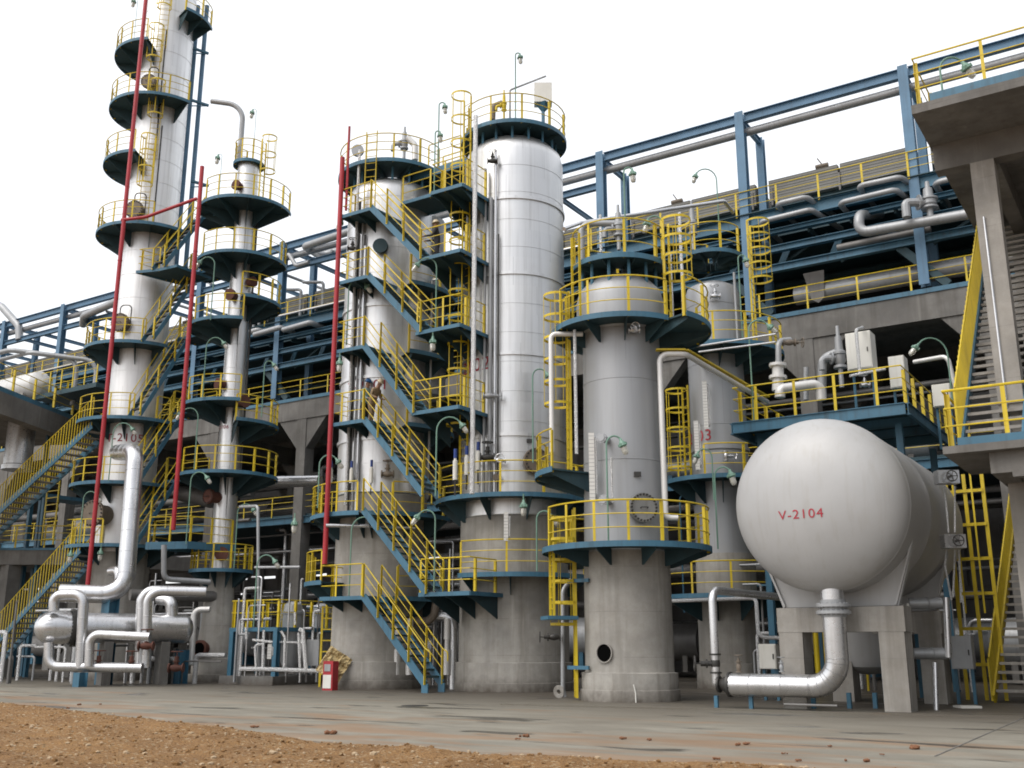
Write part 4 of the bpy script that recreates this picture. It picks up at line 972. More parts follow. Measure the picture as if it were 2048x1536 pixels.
def cabinet(label, px0, px1, y0, y1, D, dep, m='white', post=None, name='control_cabinet'):
    a, b = PD(px0, y1, D), PD(px1, y1, D); w_ = (b-a).length; z0, z1 = a.z, PD(px0, y0, D).z; c = (a+b)/2
    t = thing(name, V(c.x, c.y, z0), label, 'cabinet'); u = XA; c = V(c.x, c.y+dep/2, 0)
    mb = MB(); mb.frame(c+ZA*(z0+z1)/2, XA, YA, ZA, w_, dep, z1-z0); obj('cabinet_body', mb, m, t)
    mb = MB(); mb.frame(c+ZA*(z0+z1)/2-YA*(dep/2+.012), XA, YA, ZA, w_*.92, .024, (z1-z0)*.94); dr = obj('door', mb, m, t)
    mb = MB(); mb.frame(c+ZA*((z0+z1)/2)-YA*(dep/2+.04)+XA*w_*.36, XA, YA, ZA, .03, .03, .14); obj('handle', mb, 'steel_dark', dr)
    if post is not None:
        for s_ in (-.38, .38): obj('leg', MB().frame(c+XA*w_*s_+ZA*(z0+post)/2, XA, YA, ZA, .08, .08, z0-post-.002), 'blue', t)
    return t
cabinet('tall cream cabinet on blue legs on the deck above the tank', 1696, 1745, 664, 738, 34, .7, post=zdk)
cabinet('cream cabinet at the corner railing of the deck above the tank', 1782, 1812, 712, 775, 35.2, .6, post=zdk)
cabinet('small cream box at the far end railing of the deck above the tank', 1868, 1902, 768, 812, 33.4, .5, post=zdk-.8)
relief('tall grey relief valve on the deck above the tank, beside the cream cabinet', PD(1684, 775, 33.4), zd(652, 33.4)-zd(775, 33.4), 1.35)
def dp(px, py, D=33.2): return PD(px, py, D)
pipe('white_pipe', 'fat white pipe lying low on the deck above the tank', [dp(1560, 795), dp(1560, 778), dp(1640, 768), dp(1643, 800)], .17, 'pipe_white', .3)
pipe('white_pipe', 'upright white stub with a flange on the deck above the tank', [dp(1556, 782, 33.6), dp(1556, 728, 33.6)], .19, 'pipe_white', n=14, flanges=((.5, 0), (.95, 0)))
pipe('grey_pipe', 'grey upright with a side valve standing on the deck above the tank', [dp(1557, 728, 33.6), dp(1557, 682, 33.6), dp(1580, 680, 33.9)], .1, 'pipe_grey')
pipe('grey_pipe', 'thick grey hook shaped pipe below the relief valve on the tank deck', [dp(1644, 790, 33.9), dp(1644, 718, 33.9), dp(1675, 705, 33.6)], .15, 'pipe_grey', .35)
pipe('grey_pipe', 'slender grey upright behind the white pipes on the tank deck', [dp(1612, 800, 35), dp(1612, 735, 35)], .09, 'pipe_grey')
pipe('traced_pipe', 'foil wrapped hook tube in front of the cream cabinet on the tank deck', [dp(1720, 752, 33.2), dp(1712, 660, 33.2), dp(1725, 655, 33.8)], .055, 'foil')
pipe('white_pipe', 'white bent pipe by the stairs at the end of the tank deck', [dp(1828, 724, 33), dp(1895, 712, 32), dp(1912, 780, 32)], .07, 'pipe_white', .25)
pipe('traced_pipe', 'foil wrapped tube running along the tank deck towards the corner cabinet', [dp(1700, 752, 33), dp(1770, 738, 33.2)], .05, 'foil')
valve('grey valve at the top of the bent pipe on the tank deck', dp(1578, 685, 33.7), RGT, .22, RGT, 'manhole'); valve('small valve on the white pipes below the cream cabinet on the tank deck', dp(1730, 770, 33.2), RGT, .16, ZA, 'pipe_alu')
lamp('gooseneck lamp at the far railing of the tank deck, beside the concrete stair tower', PD(1905, 800, 31.5), zd(676, 31.5)-zd(800, 31.5), -RGT, 1.0, 40)

# ================================================================== concrete stair tower at the edge
YC = 23.0
ct = thing('concrete_stair_tower', (-2.5, 25, 0), 'weathered concrete stair tower with an overhanging top slab and yellow rails', 'stair tower')
obj('top_slab', MB().prism([(-3.96, YC), (4, YC), (4, 33), (-3.96, 33)], 13.28, 13.5), 'conc_dark', ct)
mb = MB(); mb.beam((-3.55, YC+.05, 13.6), (4, YC+.05, 13.6), .03, .2); o = obj('toe_plate', mb, 'blue', ct)
xs = -3.85
rails(o, [(xs, YC+5, 13.5), (xs, YC+.08, 13.5), (4, YC+.08, 13.5)], 1.2, 1.7, .07)
for y in (24.9, 31.6):
    mb = MB(); mb.prism([(-3.9, y), (4, y), (4, y+.4), (-3.9, y+.4)], 12.62, 13.279); obj('crossbeam', mb, 'conc_dark', ct)
mb = MB(); mb.prism([(-2.9, 25.3), (-2.55, 25.3), (-2.55, 31.6), (-2.9, 31.6)], 12.7, 13.278); obj('crossbeam', mb, 'conc_dark', ct)
for x, y in ((-2.86, 25.0), (-2.86, 31.75)):
    mb = MB(); mb.prism([(x-.26, y-.1), (x+.26, y-.1), (x+.26, y+.42), (x-.26, y+.42)], 0, 12.618 if y < 30 else 12.61); obj('pillar', mb, 'conc_pale', ct)
for x, y in ((2.2, 25.0), (2.2, 31.75)):
    mb = MB(); mb.prism([(x-.26, y-.1), (x+.26, y-.1), (x+.26, y+.42), (x-.26, y+.42)], 0, 12.6); obj('pillar', mb, 'conc_dark', ct)
obj('shade_panel', MB().prism([(1.6, 25.6), (1.8, 25.6), (1.8, 40), (1.6, 40)], 0, 12.6), 'conc_dark', ct); obj('shade_panel', MB().prism([(-2.3, 38.5), (1.59, 38.5), (1.59, 38.7), (-2.3, 38.7)], 0, 13.2), 'conc_dark', ct)  # panels out of view, added to block light beside tank and stairs
obj('shade_panel', MB().prism([(1.81, 23.7), (9, 23.7), (9, 23.9), (1.81, 23.9)], 0, 5.3), 'conc_dark', ct)
mb = MB(); mb.tube([(-2.95, 24.86, 5.7), (-2.95, 24.86, 11.2)], .025, 6); obj('conduit', mb, 'pipe_alu', ct)
obj('landing_slab', MB().prism([(-4.05, YC), (4, YC), (4, 26.2), (-4.05, 26.2)], 5.40, 5.56), 'conc_dark', ct)
mb = MB(); mb.prism([(-2.8, YC+.25), (4, YC+.25), (4, YC+.6), (-2.8, YC+.6)], 4.85, 5.398); mb.prism([(-3.2, YC+.25), (-2.802, YC+.25), (-2.802, 26), (-3.2, 26)], 4.95, 5.397); obj('crossbeam', mb, 'conc_dark', ct)
mb = MB(); mb.beam((-3.75, YC+.05, 5.64), (4, YC+.05, 5.64), .03, .17); o = obj('toe_plate', mb, 'blue', ct)
rails(o, [(-3.95, YC+1.6, 5.56), (-3.95, YC+.06, 5.56), (4, YC+.06, 5.56)], 1.2, 1.35, .09, r=.03)
rails(o, [(-3.95, YC+2.2, 5.56), (-3.95, 26.1, 5.56)], 1.2, 1.0, .09)
lamp('gooseneck lamp on the top slab of the concrete stair tower, against the sky', (-3.3, YC+.25, 13.5), 1.15, RGT, .6, 30)
stairs('steep blue stairs with yellow balusters climbing inside the concrete stair tower, upper flight', (-3.55, 31.0, 13.25), (-3.80, 23.9, 5.6), XA, 1.2, .3, baluster=.22, tread='conc_pale', rh=1.3, sides=(0,), mids=())
stairs('pale tread stairs with a yellow side at the ground of the concrete stair tower', (-4.55, 37.2, 5.5), (-4.85, 31.2, .1), XA, 1.9, .34, baluster=.2, tread='conc_pale', stringer='yellow', rh=1.0, sides=(0,), mids=())
# caged ladder standing by the tank
lt = thing('ladder_cage', (-5.3, 32.6, 0), 'tall yellow caged ladder between the big tank and the concrete stair tower', 'ladder')
for x in (-5.75, -5.25, -4.75): obj('stringer', MB().frame((x, 32.6, 3.2), XA, YA, ZA, .1, .06, 6.4), 'yellow', lt)
for x in (-5.5, -5.0): obj('cage_bar', MB().frame((x, 32.2, 4.4), XA, YA, ZA, .05, .02, 4.0), 'yellow', lt)
for k in range(6): obj('cage_hoop', MB().frame((-5.25, 32.55, 1.0+k*.98), XA, YA, ZA, 1.0, .05, .09), 'yellow', lt)
for (px, py, nm) in ((1893, 955, 'upper'), (1906, 1083, 'lower')):
    p = PD(px, py, 25.5); t = thing('valve_box', p, 'pale square valve box with a dark handwheel beside the big tank, %s of two' % nm, 'valve'); obj('box_body', MB().frame(p, RGT, HEAD, ZA, .52, .3, .33), 'pipe_alu', t)
    mb = MB(); c = p-HEAD*.28+RGT*.02; mb.cyl(p-HEAD*.15, c, .03, 6); mb.tube([c+(RGT*math.cos(a)+ZA*math.sin(a))*.13 for a in [2*PI*i/18 for i in range(19)]], .014, 6, False)
    for k in range(5): a = 2*PI*k/5; mb.tube([c, c+(RGT*math.cos(a)+ZA*math.sin(a))*.13], .011, 4)
    obj('handwheel', mb, 'steel_dark', t)
for i, pts in enumerate(([(1888, 972), (1893, 1010), (1897, 1065)], [(1910, 972), (1910, 1065)], [(1893, 1100), (1890, 1130), (1903, 1200)], [(1910, 1100), (1906, 1195)], [(1918, 1100), (1922, 1205)])):
    pipe('traced_pipe', 'thin foil wrapped hose hanging below the pale valve boxes', [PD(x, y, 25.7) for x, y in pts], .022, 'foil', .1, 'hose', 'foil hoses below the valve boxes')
p = PD(1812, 1200, 26.6)
pipe('bright_pipe', 'bright upright pipe linking two grey stub drums beside the big tank', [PD(1892, 1195, 26.3), PD(1897, 1315, 26.3)], .085, 'pipe_alu', n=14)
for k, (y, nm) in enumerate(((1207, 'upper'), (1307, 'lower'))):
    a, b = PD(1818+10*k, y, 26.6), PD(1885+10*k, y+2, 26.4); mb = MB(); mb.cyl(a, V(b.x, b.y, a.z), .14, 18); mb.flange(a.lerp(V(b.x, b.y, a.z), .55), RGT, .15, .04, 0, 18); solo('stub_drum', mb, 'pipe_grey', 'grey horizontal stub drum beside the tank portal, %s of two' % nm, 'drum')
for px0, y0, px1, y1, m in ((1815, 1207, 1833, 1422, 'white'), (1870, 1325, 1873, 1425, 'pipe_alu')):
    q = PD(px1, y1, 25.6); q.z = 0; pipe('upright_pipe', 'slim pale upright beside the tank portal, %s' % ('next to its leg' if m == 'white' else 'under the stub drums'), [q, PD(px0, y0, 25.7)], .035 if m == 'white' else .06, m)
cabinet('grey steel cabinet on blue legs between the tank and the yellow ladder', 1905, 1946, 1272, 1338, 28, .35, 'pipe_grey', post=0)
cabinet('cream cabinet on a blue stand between the rear column and the tank portal', 1519, 1554, 1288, 1338, 30, .4, 'white', post=0)
# ================================================================== pipe rack behind
YR, BAY = 44.0, 7.58
rk = thing('concrete_rack', (-30, YR+7, 0), 'long concrete pipe rack with haunched beams running behind all the columns', 'pipe rack')
XL, XR_ = -103.0, 17.3
for k in range(-11, 5):
    x = -13.0+BAY*k
    for y, m in ((YR, 'conc_dark'), (YR+7, 'conc_dark'), (YR+14, 'conc_dark')):
        obj('pillar', MB().prism([(x-.36, y), (x+.36, y), (x+.36, y+.75), (x-.36, y+.75)], 0, 14.70), m, rk)
        for sg in (-1, 1):
            pts = [V(x+sg*.361, y+.05, 12.9), V(x+sg*1.9, y+.05, 14.698), V(x+sg*.361, y+.05, 14.698)]
            obj('haunch', MB().extrude(pts, (0, .65, 0)), m, rk)
    obj('crossbeam', MB().prism([(x-.3, YR+.76), (x+.3, YR+.76), (x+.3, YR+13.9), (x-.3, YR+13.9)], 13.6, 14.699), 'conc_dark', rk)
for y in (YR-.02, YR+7, YR+14):
    for k in range(-11, 4):
        x = -13.0+BAY*k; obj('long_beam', MB().prism([(x, y), (x+BAY, y), (x+BAY, y+.8), (x, y+.8)], 14.701, 15.86), 'conc_dark', rk)
obj('shading_roof', MB().prism([(XL, YR+.8), (XR_-8, YR+.8), (XR_-8, YR+14.8), (XL, YR+14.8)], 15.3, 15.8), 'conc_dark', rk)  # roof slab added to darken the rack interior
e = obj('edge_channel', MB().beam((XL, YR-.05, 15.95), (XR_-8, YR-.05, 15.95), .05, .2), 'blue', rk)
rails(e, [(XL, YR-.05, 16.05), (XR_-8, YR-.05, 16.05)], 1.1, 2.2, .08)
fl_ = obj('mezzanine', MB().prism([(XL, YR+.3), (XR_-8, YR+.3), (XR_-8, YR+14), (XL, YR+14)], 8.9, 9.05), 'deck', rk)
rails(fl_, [(XL, YR+.25, 9.05), (XR_-8, YR+.25, 9.05)], 1.1, 2.4, .07)
obj('floor_beam', MB().ibeam((XL, YR+.2, 8.7), (XR_-8, YR+.2, 8.7), .2, .4), 'blue', rk)
for i, x in enumerate((-26.5, -34, -50)):
    pass
# steel frame on top
sf = thing('steel_structure', (-20, YR+2, 16), 'tall blue steel frame with an open top beam standing on the concrete rack', 'steel frame')
for k in range(-11, 3):
    x = -.1-BAY*.0+BAY*k-0
    x = -7.75+BAY*(k-0)
    if x > 16: continue
    obj('post', MB().ibeam((x, YR, 16.2), (x, YR, 26.45), .42, .42, .03), 'blue_pale', sf)
    obj('post', MB().ibeam((x, YR+2.75, 16.2), (x, YR+2.75, 26.3), .36, .36, .03), 'blue_pale', sf)
    obj('crossbeam', MB().ibeam((x, YR+.22, 26.1), (x, YR+2.56, 26.1), .2, .3), 'blue_pale', sf)
    for y0, z0, y1, z1, in ((YR+.1, 18.0, YR+1.6, 15.9),): obj('knee_brace', MB().beam((x-.9, YR+.1, 18.1), (x+.9, YR+.15, 16.1), .3, .35), 'deck', sf)
    if x < 10:
        obj('top_beam', MB().ibeam((x+.22, YR, 26.12), (x+BAY-.22, YR, 26.12), .3, .46), 'blue_pale', sf)
        if x < -28: obj('second_beam', MB().ibeam((x+.22, YR, 24.6), (x+BAY-.22, YR, 24.6), .26, .36), 'blue_pale', sf)
        if x < -28:
            for q in (.33, .66): obj('crossbeam', MB().ibeam((x+BAY*q, YR+.2, 24.6), (x+BAY*q, YR+5.5, 24.6), .16, .24), 'blue_pale', sf)
for z, h, nm in ((20.77, .56, 'deck_beam'), (20.0, .22, 'chord'), (19.15, .30, 'chord'), (18.22, .34, 'chord')):
    obj(nm, MB().ibeam((XL, YR-.05, z), (XR_, YR-.05, z), .3, h), 'blue', sf); obj(nm, MB().ibeam((XL, YR+5, z), (XR_, YR+5, z), .3, h), 'deck', sf)
for k in range(-9, 4):
    x = -7.75+BAY*k
    for j in range(4):
        xx = x+BAY*(j+.5)/4; obj('joist', MB().beam((xx, YR+.15, 19.9), (xx, YR+4.9, 19.9), .1, .3), 'deck', sf)
    for j in range(2): obj('lacing', MB().beam((x+.3+j*3.6, YR+1.2, 18.4), (x+3.4+j*3.6, YR+1.2, 19.9), .12, .12), 'deck', sf)
obj('shade_backing', MB().prism([(XL, YR+6.5), (XR_, YR+6.5), (XR_, YR+6.6), (XL, YR+6.6)], 15.9, 21.0), 'dark', sf)  # near-black sheet added to stand in for shade behind the chords
obj('deck_plate', MB().prism([(XL, YR+.6), (XR_, YR+.6), (XR_, YR+6.45), (XL, YR+6.45)], 19.45, 19.5), 'deck', sf)  # plate added to cut the light between the chords
for k in range(40):
    x = XL+2.4*k; obj('hanger', MB().beam((x, YR+.8, 18.4), (x+.5, YR+.8, 19.4), .08, .3), 'blue', sf)
pl = obj('walkway', MB().prism([(XL, YR-.3), (XR_, YR-.3), (XR_, YR+2.2), (XL, YR+2.2)], 21.06, 21.1), 'deck', sf)
rails(pl, [(XL, YR-.25, 21.1), (XR_, YR-.25, 21.1)], 1.15, 1.95, .09)
for k in range(-10, 3):
    x0 = -7.75+BAY*k+.3; x1 = x0+BAY-.6
    t = thing('air_cooler', ((x0+x1)/2, YR+5, 21.1), 'grey louvred air cooler bank on top of the rack, behind yellow rails', 'air cooler', 'louvred air cooler banks along the rack')
    obj('plenum', MB().prism([(x0, YR+2.95), (x1, YR+2.95), (x1, YR+12), (x0, YR+12)], 21.0, 22.88), 'deck', t)
    xm = (x0+x1)/2
    for a, b in ((x0+.05, xm-.06), (xm+.06, x1-.05)):
        obj('louvre_panel', MB().prism([(a, YR+2.6), (b, YR+2.6), (b, YR+2.9), (a, YR+2.9)], 22.72, 23.85), 'louver', t)
    obj('cover', MB().prism([(x0, YR+2.95), (x1, YR+2.95), (x1, YR+12), (x0, YR+12)], 22.89, 23.78), 'louver', t)
    mb = MB(); mb.frame((xm-.8, YR+2.8, 23.98), XA, YA, ZA, .5, .3, .24); mb.tube([(xm-.8, YR+2.75, 24.1), (xm-1.0, YR+2.7, 24.45)], .03, 5); mb.cyl((xm-1.1, YR+2.7, 24.0), (xm-.5, YR+2.7, 24.0), .11, 10); obj('actuator', mb, 'manhole', t)
    for xx in (x0+.2, xm, x1-.2): obj('hinge_post', MB().frame((xx, YR+2.56, 22.95), XA, YA, ZA, .09, .06, .9), 'pipe_dark', t)
# pipes carried by the rack
def yp(px, py, Y=YR-.5): return PY(px, py, Y)
pipe('header_pipe', 'long grey pipe slung under the open top beam of the steel frame', [(-100, YR+.35, 25.55), (14, YR+.35, 25.55)], .2, 'pipe_grey', n=16)
pipe('header_pipe', 'fat dull grey pipe running along the top of the concrete beam', [(-13.6, YR+1.2, 17.15), (16, YR+1.2, 17.15)], .42, 'pipe_grey', n=20)
obj_ = MB(); q = V(-12.6, YR+.9, 17.1); obj_.extrude([(q.x-.45, YR+.7, 18.0), (q.x+.5, YR+.7, 18.0), (q.x+.42, YR+.7, 16.7), (q.x+.15, YR+.7, 16.5), (q.x-.15, YR+.7, 16.7)], (0, .05, 0)); solo('pipe_hanger', obj_, 'pipe_dark', 'dark rounded hanger plate holding the fat grey pipe under the steel chord', 'hanger')
loops = [('expansion loop of grey pipe on the rack, nearer the caged ladder', [(1535, 470), (1519, 444), (1622, 419), (1640, 440)], [(1588, 452), (1552, 408), (1612, 394), (1655, 430)]),
         ('middle expansion loop of grey pipe on the rack top deck', [(1700, 425), (1678, 406), (1791, 379), (1800, 398)], [(1745, 402), (1716, 372), (1801, 354), (1822, 392)]),
         ('expansion loop of grey pipe on the rack, nearest the stair tower', [(1888, 372), (1868, 366), (1990, 337)], [])]
for nm, p1, p2 in loops:
    for i, p in enumerate((p1, p2)):
        if p:
            q = [yp(x, y, YR-.7) for x, y in p]; q[0] = q[1]+V(.1, 2.6, -.1); 
            if len(p) > 3: q[-1] = q[-2]+V(.6, 2.6, -.15)
            pipe('expansion_loop', nm+(', front pipe' if i == 0 else ', rear pipe'), q, .125, 'pipe_grey', .3)
q = [yp(1760, 430, YR+2), yp(1717, 430, YR-.9), yp(1719, 466, YR-.9), yp(1990, 419, YR-.9)]
pipe('hook_pipe', 'grey pipe with a rounded hook end crossing the front of the steel frame', q, .22, 'pipe_grey', .55, n=16)
b = yp(1862, 442, YR-.9); relief('tall grey relief valve on the hooked pipe of the steel frame', b, yp(1862, 362, YR-.9).z-b.z, 2.2)
pipe('dull_pipe', 'dull grey pipe under the hooked pipe of the steel frame', [yp(1675, 496, YR), yp(1862, 458, YR)], .16, 'pipe_dark')
pipe('top_pipe', 'pale bent pipe loop above the rack beside the T-2101 column', [yp(700, 495, YR+3), yp(640, 512, YR+3), yp(610, 493, YR-.6), yp(700, 463, YR-.6)], .24, 'pipe_grey', .5)
pipe('top_pipe', 'small bent pipe loop above the rack next to the slender column', [yp(560, 530, YR+1), yp(578, 508, YR-.3), yp(592, 532, YR-.3), yp(618, 524, YR-.3)], .13, 'pipe_grey', .4)
pipe('top_pipe', 'fat pale bent pipe above the rack beyond the tall column', [yp(166, 650, YR), yp(168, 632, YR-.5), yp(250, 596, YR-.5)], .28, 'pipe_grey', .7)
pipe('top_pipe', 'sloping grey pipe dropping behind the blue posts at the edge of the plant', [yp(-40, 590, YR), yp(4, 614, YR), yp(38, 652, YR), yp(39, 680, YR)], .3, 'pipe_grey', .8)
for i in range(6):
    z = 24.75+.0*i; pipe('cross_pipe', 'thin grey pipe lying across the upper steel frame beyond the tall columns', [(-36-5.4*i, YR-.2, 24.9), (-36-5.4*i+.3, YR+7, 24.9)], .1, 'pipe_grey', None, 'pipe', 'thin pipes across the upper frame')
for px, y0, y1 in ((600, 580, 632), (645, 565, 612), (506, 640, 672), (518, 610, 650)):
    a = PY(px, y1, YR+2); pipe('vent_pipe', 'slim grey goose-necked vent pipe above the louvred coolers', [a, V(a.x, a.y, PY(px, y0, YR+2).z), V(a.x-1.8, a.y, PY(px, y0, YR+2).z+.35)], .1, 'pipe_grey', .3, 'pipe', 'slim vents above the coolers')
pipe('rail_pipe', 'long pale handrail-like pipe along the blue deck beam beyond the slender column', [(-75, YR-.35, 21.4), (-24, YR-.35, 21.4)], .06, 'pipe_alu')
for px, py in ((620, 645), (515, 660), (560, 655)):
    a = PY(px, py, YR-.7); pipe('stub_pipe', 'pale stub pipe poking out of the blue deck beam', [a-XA*2.2-ZA*.1, a, a+YA*1.2], .17, 'pipe_grey', .2, 'pipe', 'stub pipes on the deck beam')
# dim interior: rows of pipes and drums
rr = random.Random(11)
for i in range(64):
    z = rr.choice([1.6, 2.6, 3.6, 5.0, 5.6, 6.3, 7.2, 8.1, 10.0, 10.8, 11.6, 12.5, 13.2]); y = YR+rr.uniform(.9, 12); x0 = rr.uniform(-78, 0); ln = rr.uniform(9, 30)
    r = rr.choice([.06, .08, .1, .13, .16, .22, .3]); x1 = min(x0+ln, 9); pts = [V(x0, y, z), V(x1, y, z)]
    if rr.random() < .5: pts = [V(x0, y, z-rr.uniform(.8, 2.6))]+pts
    if rr.random() < .4: pts.append(V(x1, y+rr.uniform(1, 3), z))
    pipe('rack_pipe', 'dim pipe running inside the concrete rack', pts, r, rr.choice(['pipe_dark', 'pipe_dark', 'pipe_grey', 'pipe_alu', 'steel_dark']), .3, 'pipe', 'dim pipes inside the concrete rack')
for i in range(60):
    x = rr.uniform(-76, 3); y = YR+rr.uniform(-.6, 9); z0 = rr.choice([0, 0, 0, 3, 9.1]); z1 = z0+rr.uniform(2.5, 6.5); r = rr.choice([.04, .05, .07, .1, .14])
    pipe('drop_pipe', 'dim upright pipe inside the concrete rack', [V(x, y, z0), V(x, y, z1), V(x+rr.uniform(-2, 2), y, z1)], r, rr.choice(['pipe_dark', 'pipe_grey', 'foil', 'pipe_alu', 'blue', 'pipe_dark']), .2, 'pipe', 'dim upright pipes inside the concrete rack')
for i in range(26):
    x = -76+i*3.1+rr.uniform(-.8, .8); y = YR+rr.uniform(2.5, 7); r = rr.uniform(.5, 1.0); z = r+rr.uniform(.5, 1.0) if i % 3 else rr.uniform(9.9, 10.6); L_ = rr.uniform(2.2, 4.5)
    t = thing('exchanger_drum', V(x, y, z-r), 'dim horizontal drum standing under the concrete rack', 'drum', 'dim drums under the concrete rack')
    mb = MB(); mb.lathe((x-L_/2, y, z), [(0, -.25), (r*.6, -.2), (r, 0), (r, L_), (r*.6, L_+.2), (0, L_+.25)], 20, XA); obj('shell', mb, rr.choice(['pipe_dark', 'pipe_grey', 'steel_dark']), t)
    for s_ in (-.3, .3): obj('saddle', MB().frame((x+L_*s_, y, z-r-.12), XA, YA, ZA, .25, r*1.4, .8), 'conc_dark' if i % 2 else 'blue', t)
# dark backing wall added far behind to block sky, leaving narrow slots
bw = thing('backing_wall', (-35, YR+17, 0), 'dark grey backing wall added far behind the concrete rack to block sky, with bright slots', 'backing wall')
for z0, z1 in ((0, 5.6), (5.85, 6.9), (7.1, 15.25)): obj('backing_panel', MB().prism([(-96, YR+17), (-40, YR+17), (-40, YR+17.2), (-96, YR+17.2)], z0, z1), 'pipe_dark', bw)
for a, b in ((-160, -96), (-40, 60)): obj('backing_panel', MB().prism([(a, YR+17.01), (b, YR+17.01), (b, YR+17.2), (a, YR+17.2)], 0, 15.25), 'pipe_dark', bw)
for i in range(47):
    x = -90+2.9*i; obj('slot_filler', MB().frame((x+rr.uniform(-.6, .6), YR+16.9, 6.3), XA, YA, ZA, rr.uniform(.8, 2.2), .12, 3.2), 'pipe_dark', bw)

# ================================================================== structure at the far left
lf = thing('concrete_structure', (-55, 33, 0), 'weathered concrete frame with a blue edged deck behind the long yellow railed stairs', 'concrete frame')
p0, p1 = V(-45.8, 22.5, 0), V(-54.0, 39.5, 0); dn_ = (p1-p0).normalized(); sd = V(dn_.y, -dn_.x, 0)
if sd.x > 0: sd = -sd
obj('edge_beam', MB().extrude([p0+ZA*12.75, p1+ZA*12.75, p1+ZA*13.85, p0+ZA*13.85], sd*.7), 'conc_dark', lf)
obj('deck_slab', MB().extrude([p0+ZA*13.6+sd*.702, p1+ZA*13.6+sd*.702, p1+ZA*13.84+sd*.702, p0+ZA*13.84+sd*.702], sd*16), 'conc_dark', lf)
e = obj('edge_channel', MB().extrude([p0+ZA*13.852, p1+ZA*13.852, p1+ZA*14.1, p0+ZA*14.1], sd*.06), 'blue', lf)
rails(e, [p0+ZA*14.1+sd*.03, p1+ZA*14.1+sd*.03], 1.15, 1.9, .09)
for f in (.98,):
    q = p0.lerp(p1, f); obj('pillar', MB().extrude([q, q+dn_*.8, q+dn_*.8+ZA*12.748, q+ZA*12.748], sd*.75), 'conc_dark', lf)
a, b = PD(-260, 1100, 54.5), PD(145, 1100, 54.5); zl = b.z
lw = obj('lower_slab', MB().prism([(a.x, a.y), (b.x, b.y), (b.x+2, b.y+9), (a.x+2, a.y+9)], zl-.75, zl), 'conc_dark', lf)
e = obj('edge_channel', MB().beam((a.x, a.y-.03, zl+.05), (b.x, b.y-.03, zl+.05), .05, .12), 'blue', lf); rails(e, [(a.x, a.y, zl+.1), (b.x, b.y, zl+.1)], 1.15, 1.5, .09)
for f in (.3, .62, .97): q = a.lerp(b, f); obj('pillar', MB().prism([(q.x, q.y+.4), (q.x+.7, q.y+.4), (q.x+.7, q.y+1.1), (q.x, q.y+1.1)], 0, zl-.76), 'conc_dark', lf)
q = PD(38, 905, 56); mb = MB(); zt = PD(40, 842, 56).z; zb0 = PD(40, 910, 56).z; mb.lathe((q.x, q.y, 0), [(0, zb0-.9), (.8, zb0-.85), (.8, zb0-.6), (.72, zb0-.55), (.72, zt), (.8, zt+.05), (.8, zt+.3)], 28); solo('upright_drum', mb, 'pipe_alu', 'grey jacketed upright drum hanging below the deck behind the long stairs', 'drum')
q = PD(125, 985, 55.5); t = thing('steel_platform', (q.x, q.y, 0), 'small blue platform with a yellow ladder under the long upper stairs', 'platform')
zq = PD(90, 990, 55.5).z; a, b = PD(55, 990, 55.5), PD(117, 990, 55.5)
pl = obj('platform', MB().prism([(a.x, a.y), (b.x, a.y), (b.x, a.y+3), (a.x, a.y+3)], zq-.2, zq), 'blue', t); rails(pl, [(a.x, a.y+.05, zq), (b.x-.1, a.y+.05, zq)], 1.15, 1.1, .09)
for x in (a.x+.1, b.x-.1): obj('leg', MB().ibeam((x, a.y+.2, 0), (x, a.y+.2, zq-.21), .2, .2), 'blue', t)
for dx in (.5, 1.5): obj('stringer', MB().frame((b.x+dx, a.y-.1, zq-.6), XA, YA, ZA, .07, .05, 4.4), 'yellow', t)
for k in range(12): obj('rung', MB().frame((b.x+1.0, a.y-.1, zq-2.5+k*.36), XA, YA, ZA, .95, .04, .05), 'yellow', t)
for i, (px, py, dx, r) in enumerate(((20, 700, 5, .26), (60, 705, 6, .22))):
    q = PD(px, py, 56); pipe('deck_pipe', 'fat grey pipe bending over the deck at the edge of the plant', [q-XA*8, q, q+V(2.6, 2.5, -.3), q+V(2.6, 2.5, -3.0)], r*.55, 'pipe_grey', .8, 'pipe', 'fat pipes on the far deck')
q = PD(60, 772, 57); t = thing('deck_drum', q, 'pale horizontal drum on the deck at the edge of the plant', 'drum'); mb = MB(); mb.lathe(q-XA*3, [(0, -.4), (.5, -.2), (.7, 0), (.7, 4.0), (.5, 4.2), (0, 4.4)], 24, XA); obj('shell', mb, 'pipe_white', t); obj('saddle', MB().frame(q-ZA*.9, XA, YA, ZA, .4, 1.0, .8), 'conc', t)
q = PD(155, 795, 56); pl = thing('steel_platform', (q.x, q.y, 0), 'blue steel platform with thin yellow rails behind the tall column', 'platform'); d_ = obj('platform', MB().prism([(q.x-2.6, q.y-1), (q.x+3, q.y-1), (q.x+3, q.y+3), (q.x-2.6, q.y+3)], q.z, q.z+.25), 'deck', pl); rails(d_, [(q.x-2.5, q.y+2, q.z+.25), (q.x-2.5, q.y-.95, q.z+.25), (q.x+2.9, q.y-.95, q.z+.25)], 1.2, 1.1)
for x in (q.x-2.3, q.x+2.7): obj('leg', MB().ibeam((x, q.y, 0), (x, q.y, q.z-.01), .2, .2), 'blue', pl)

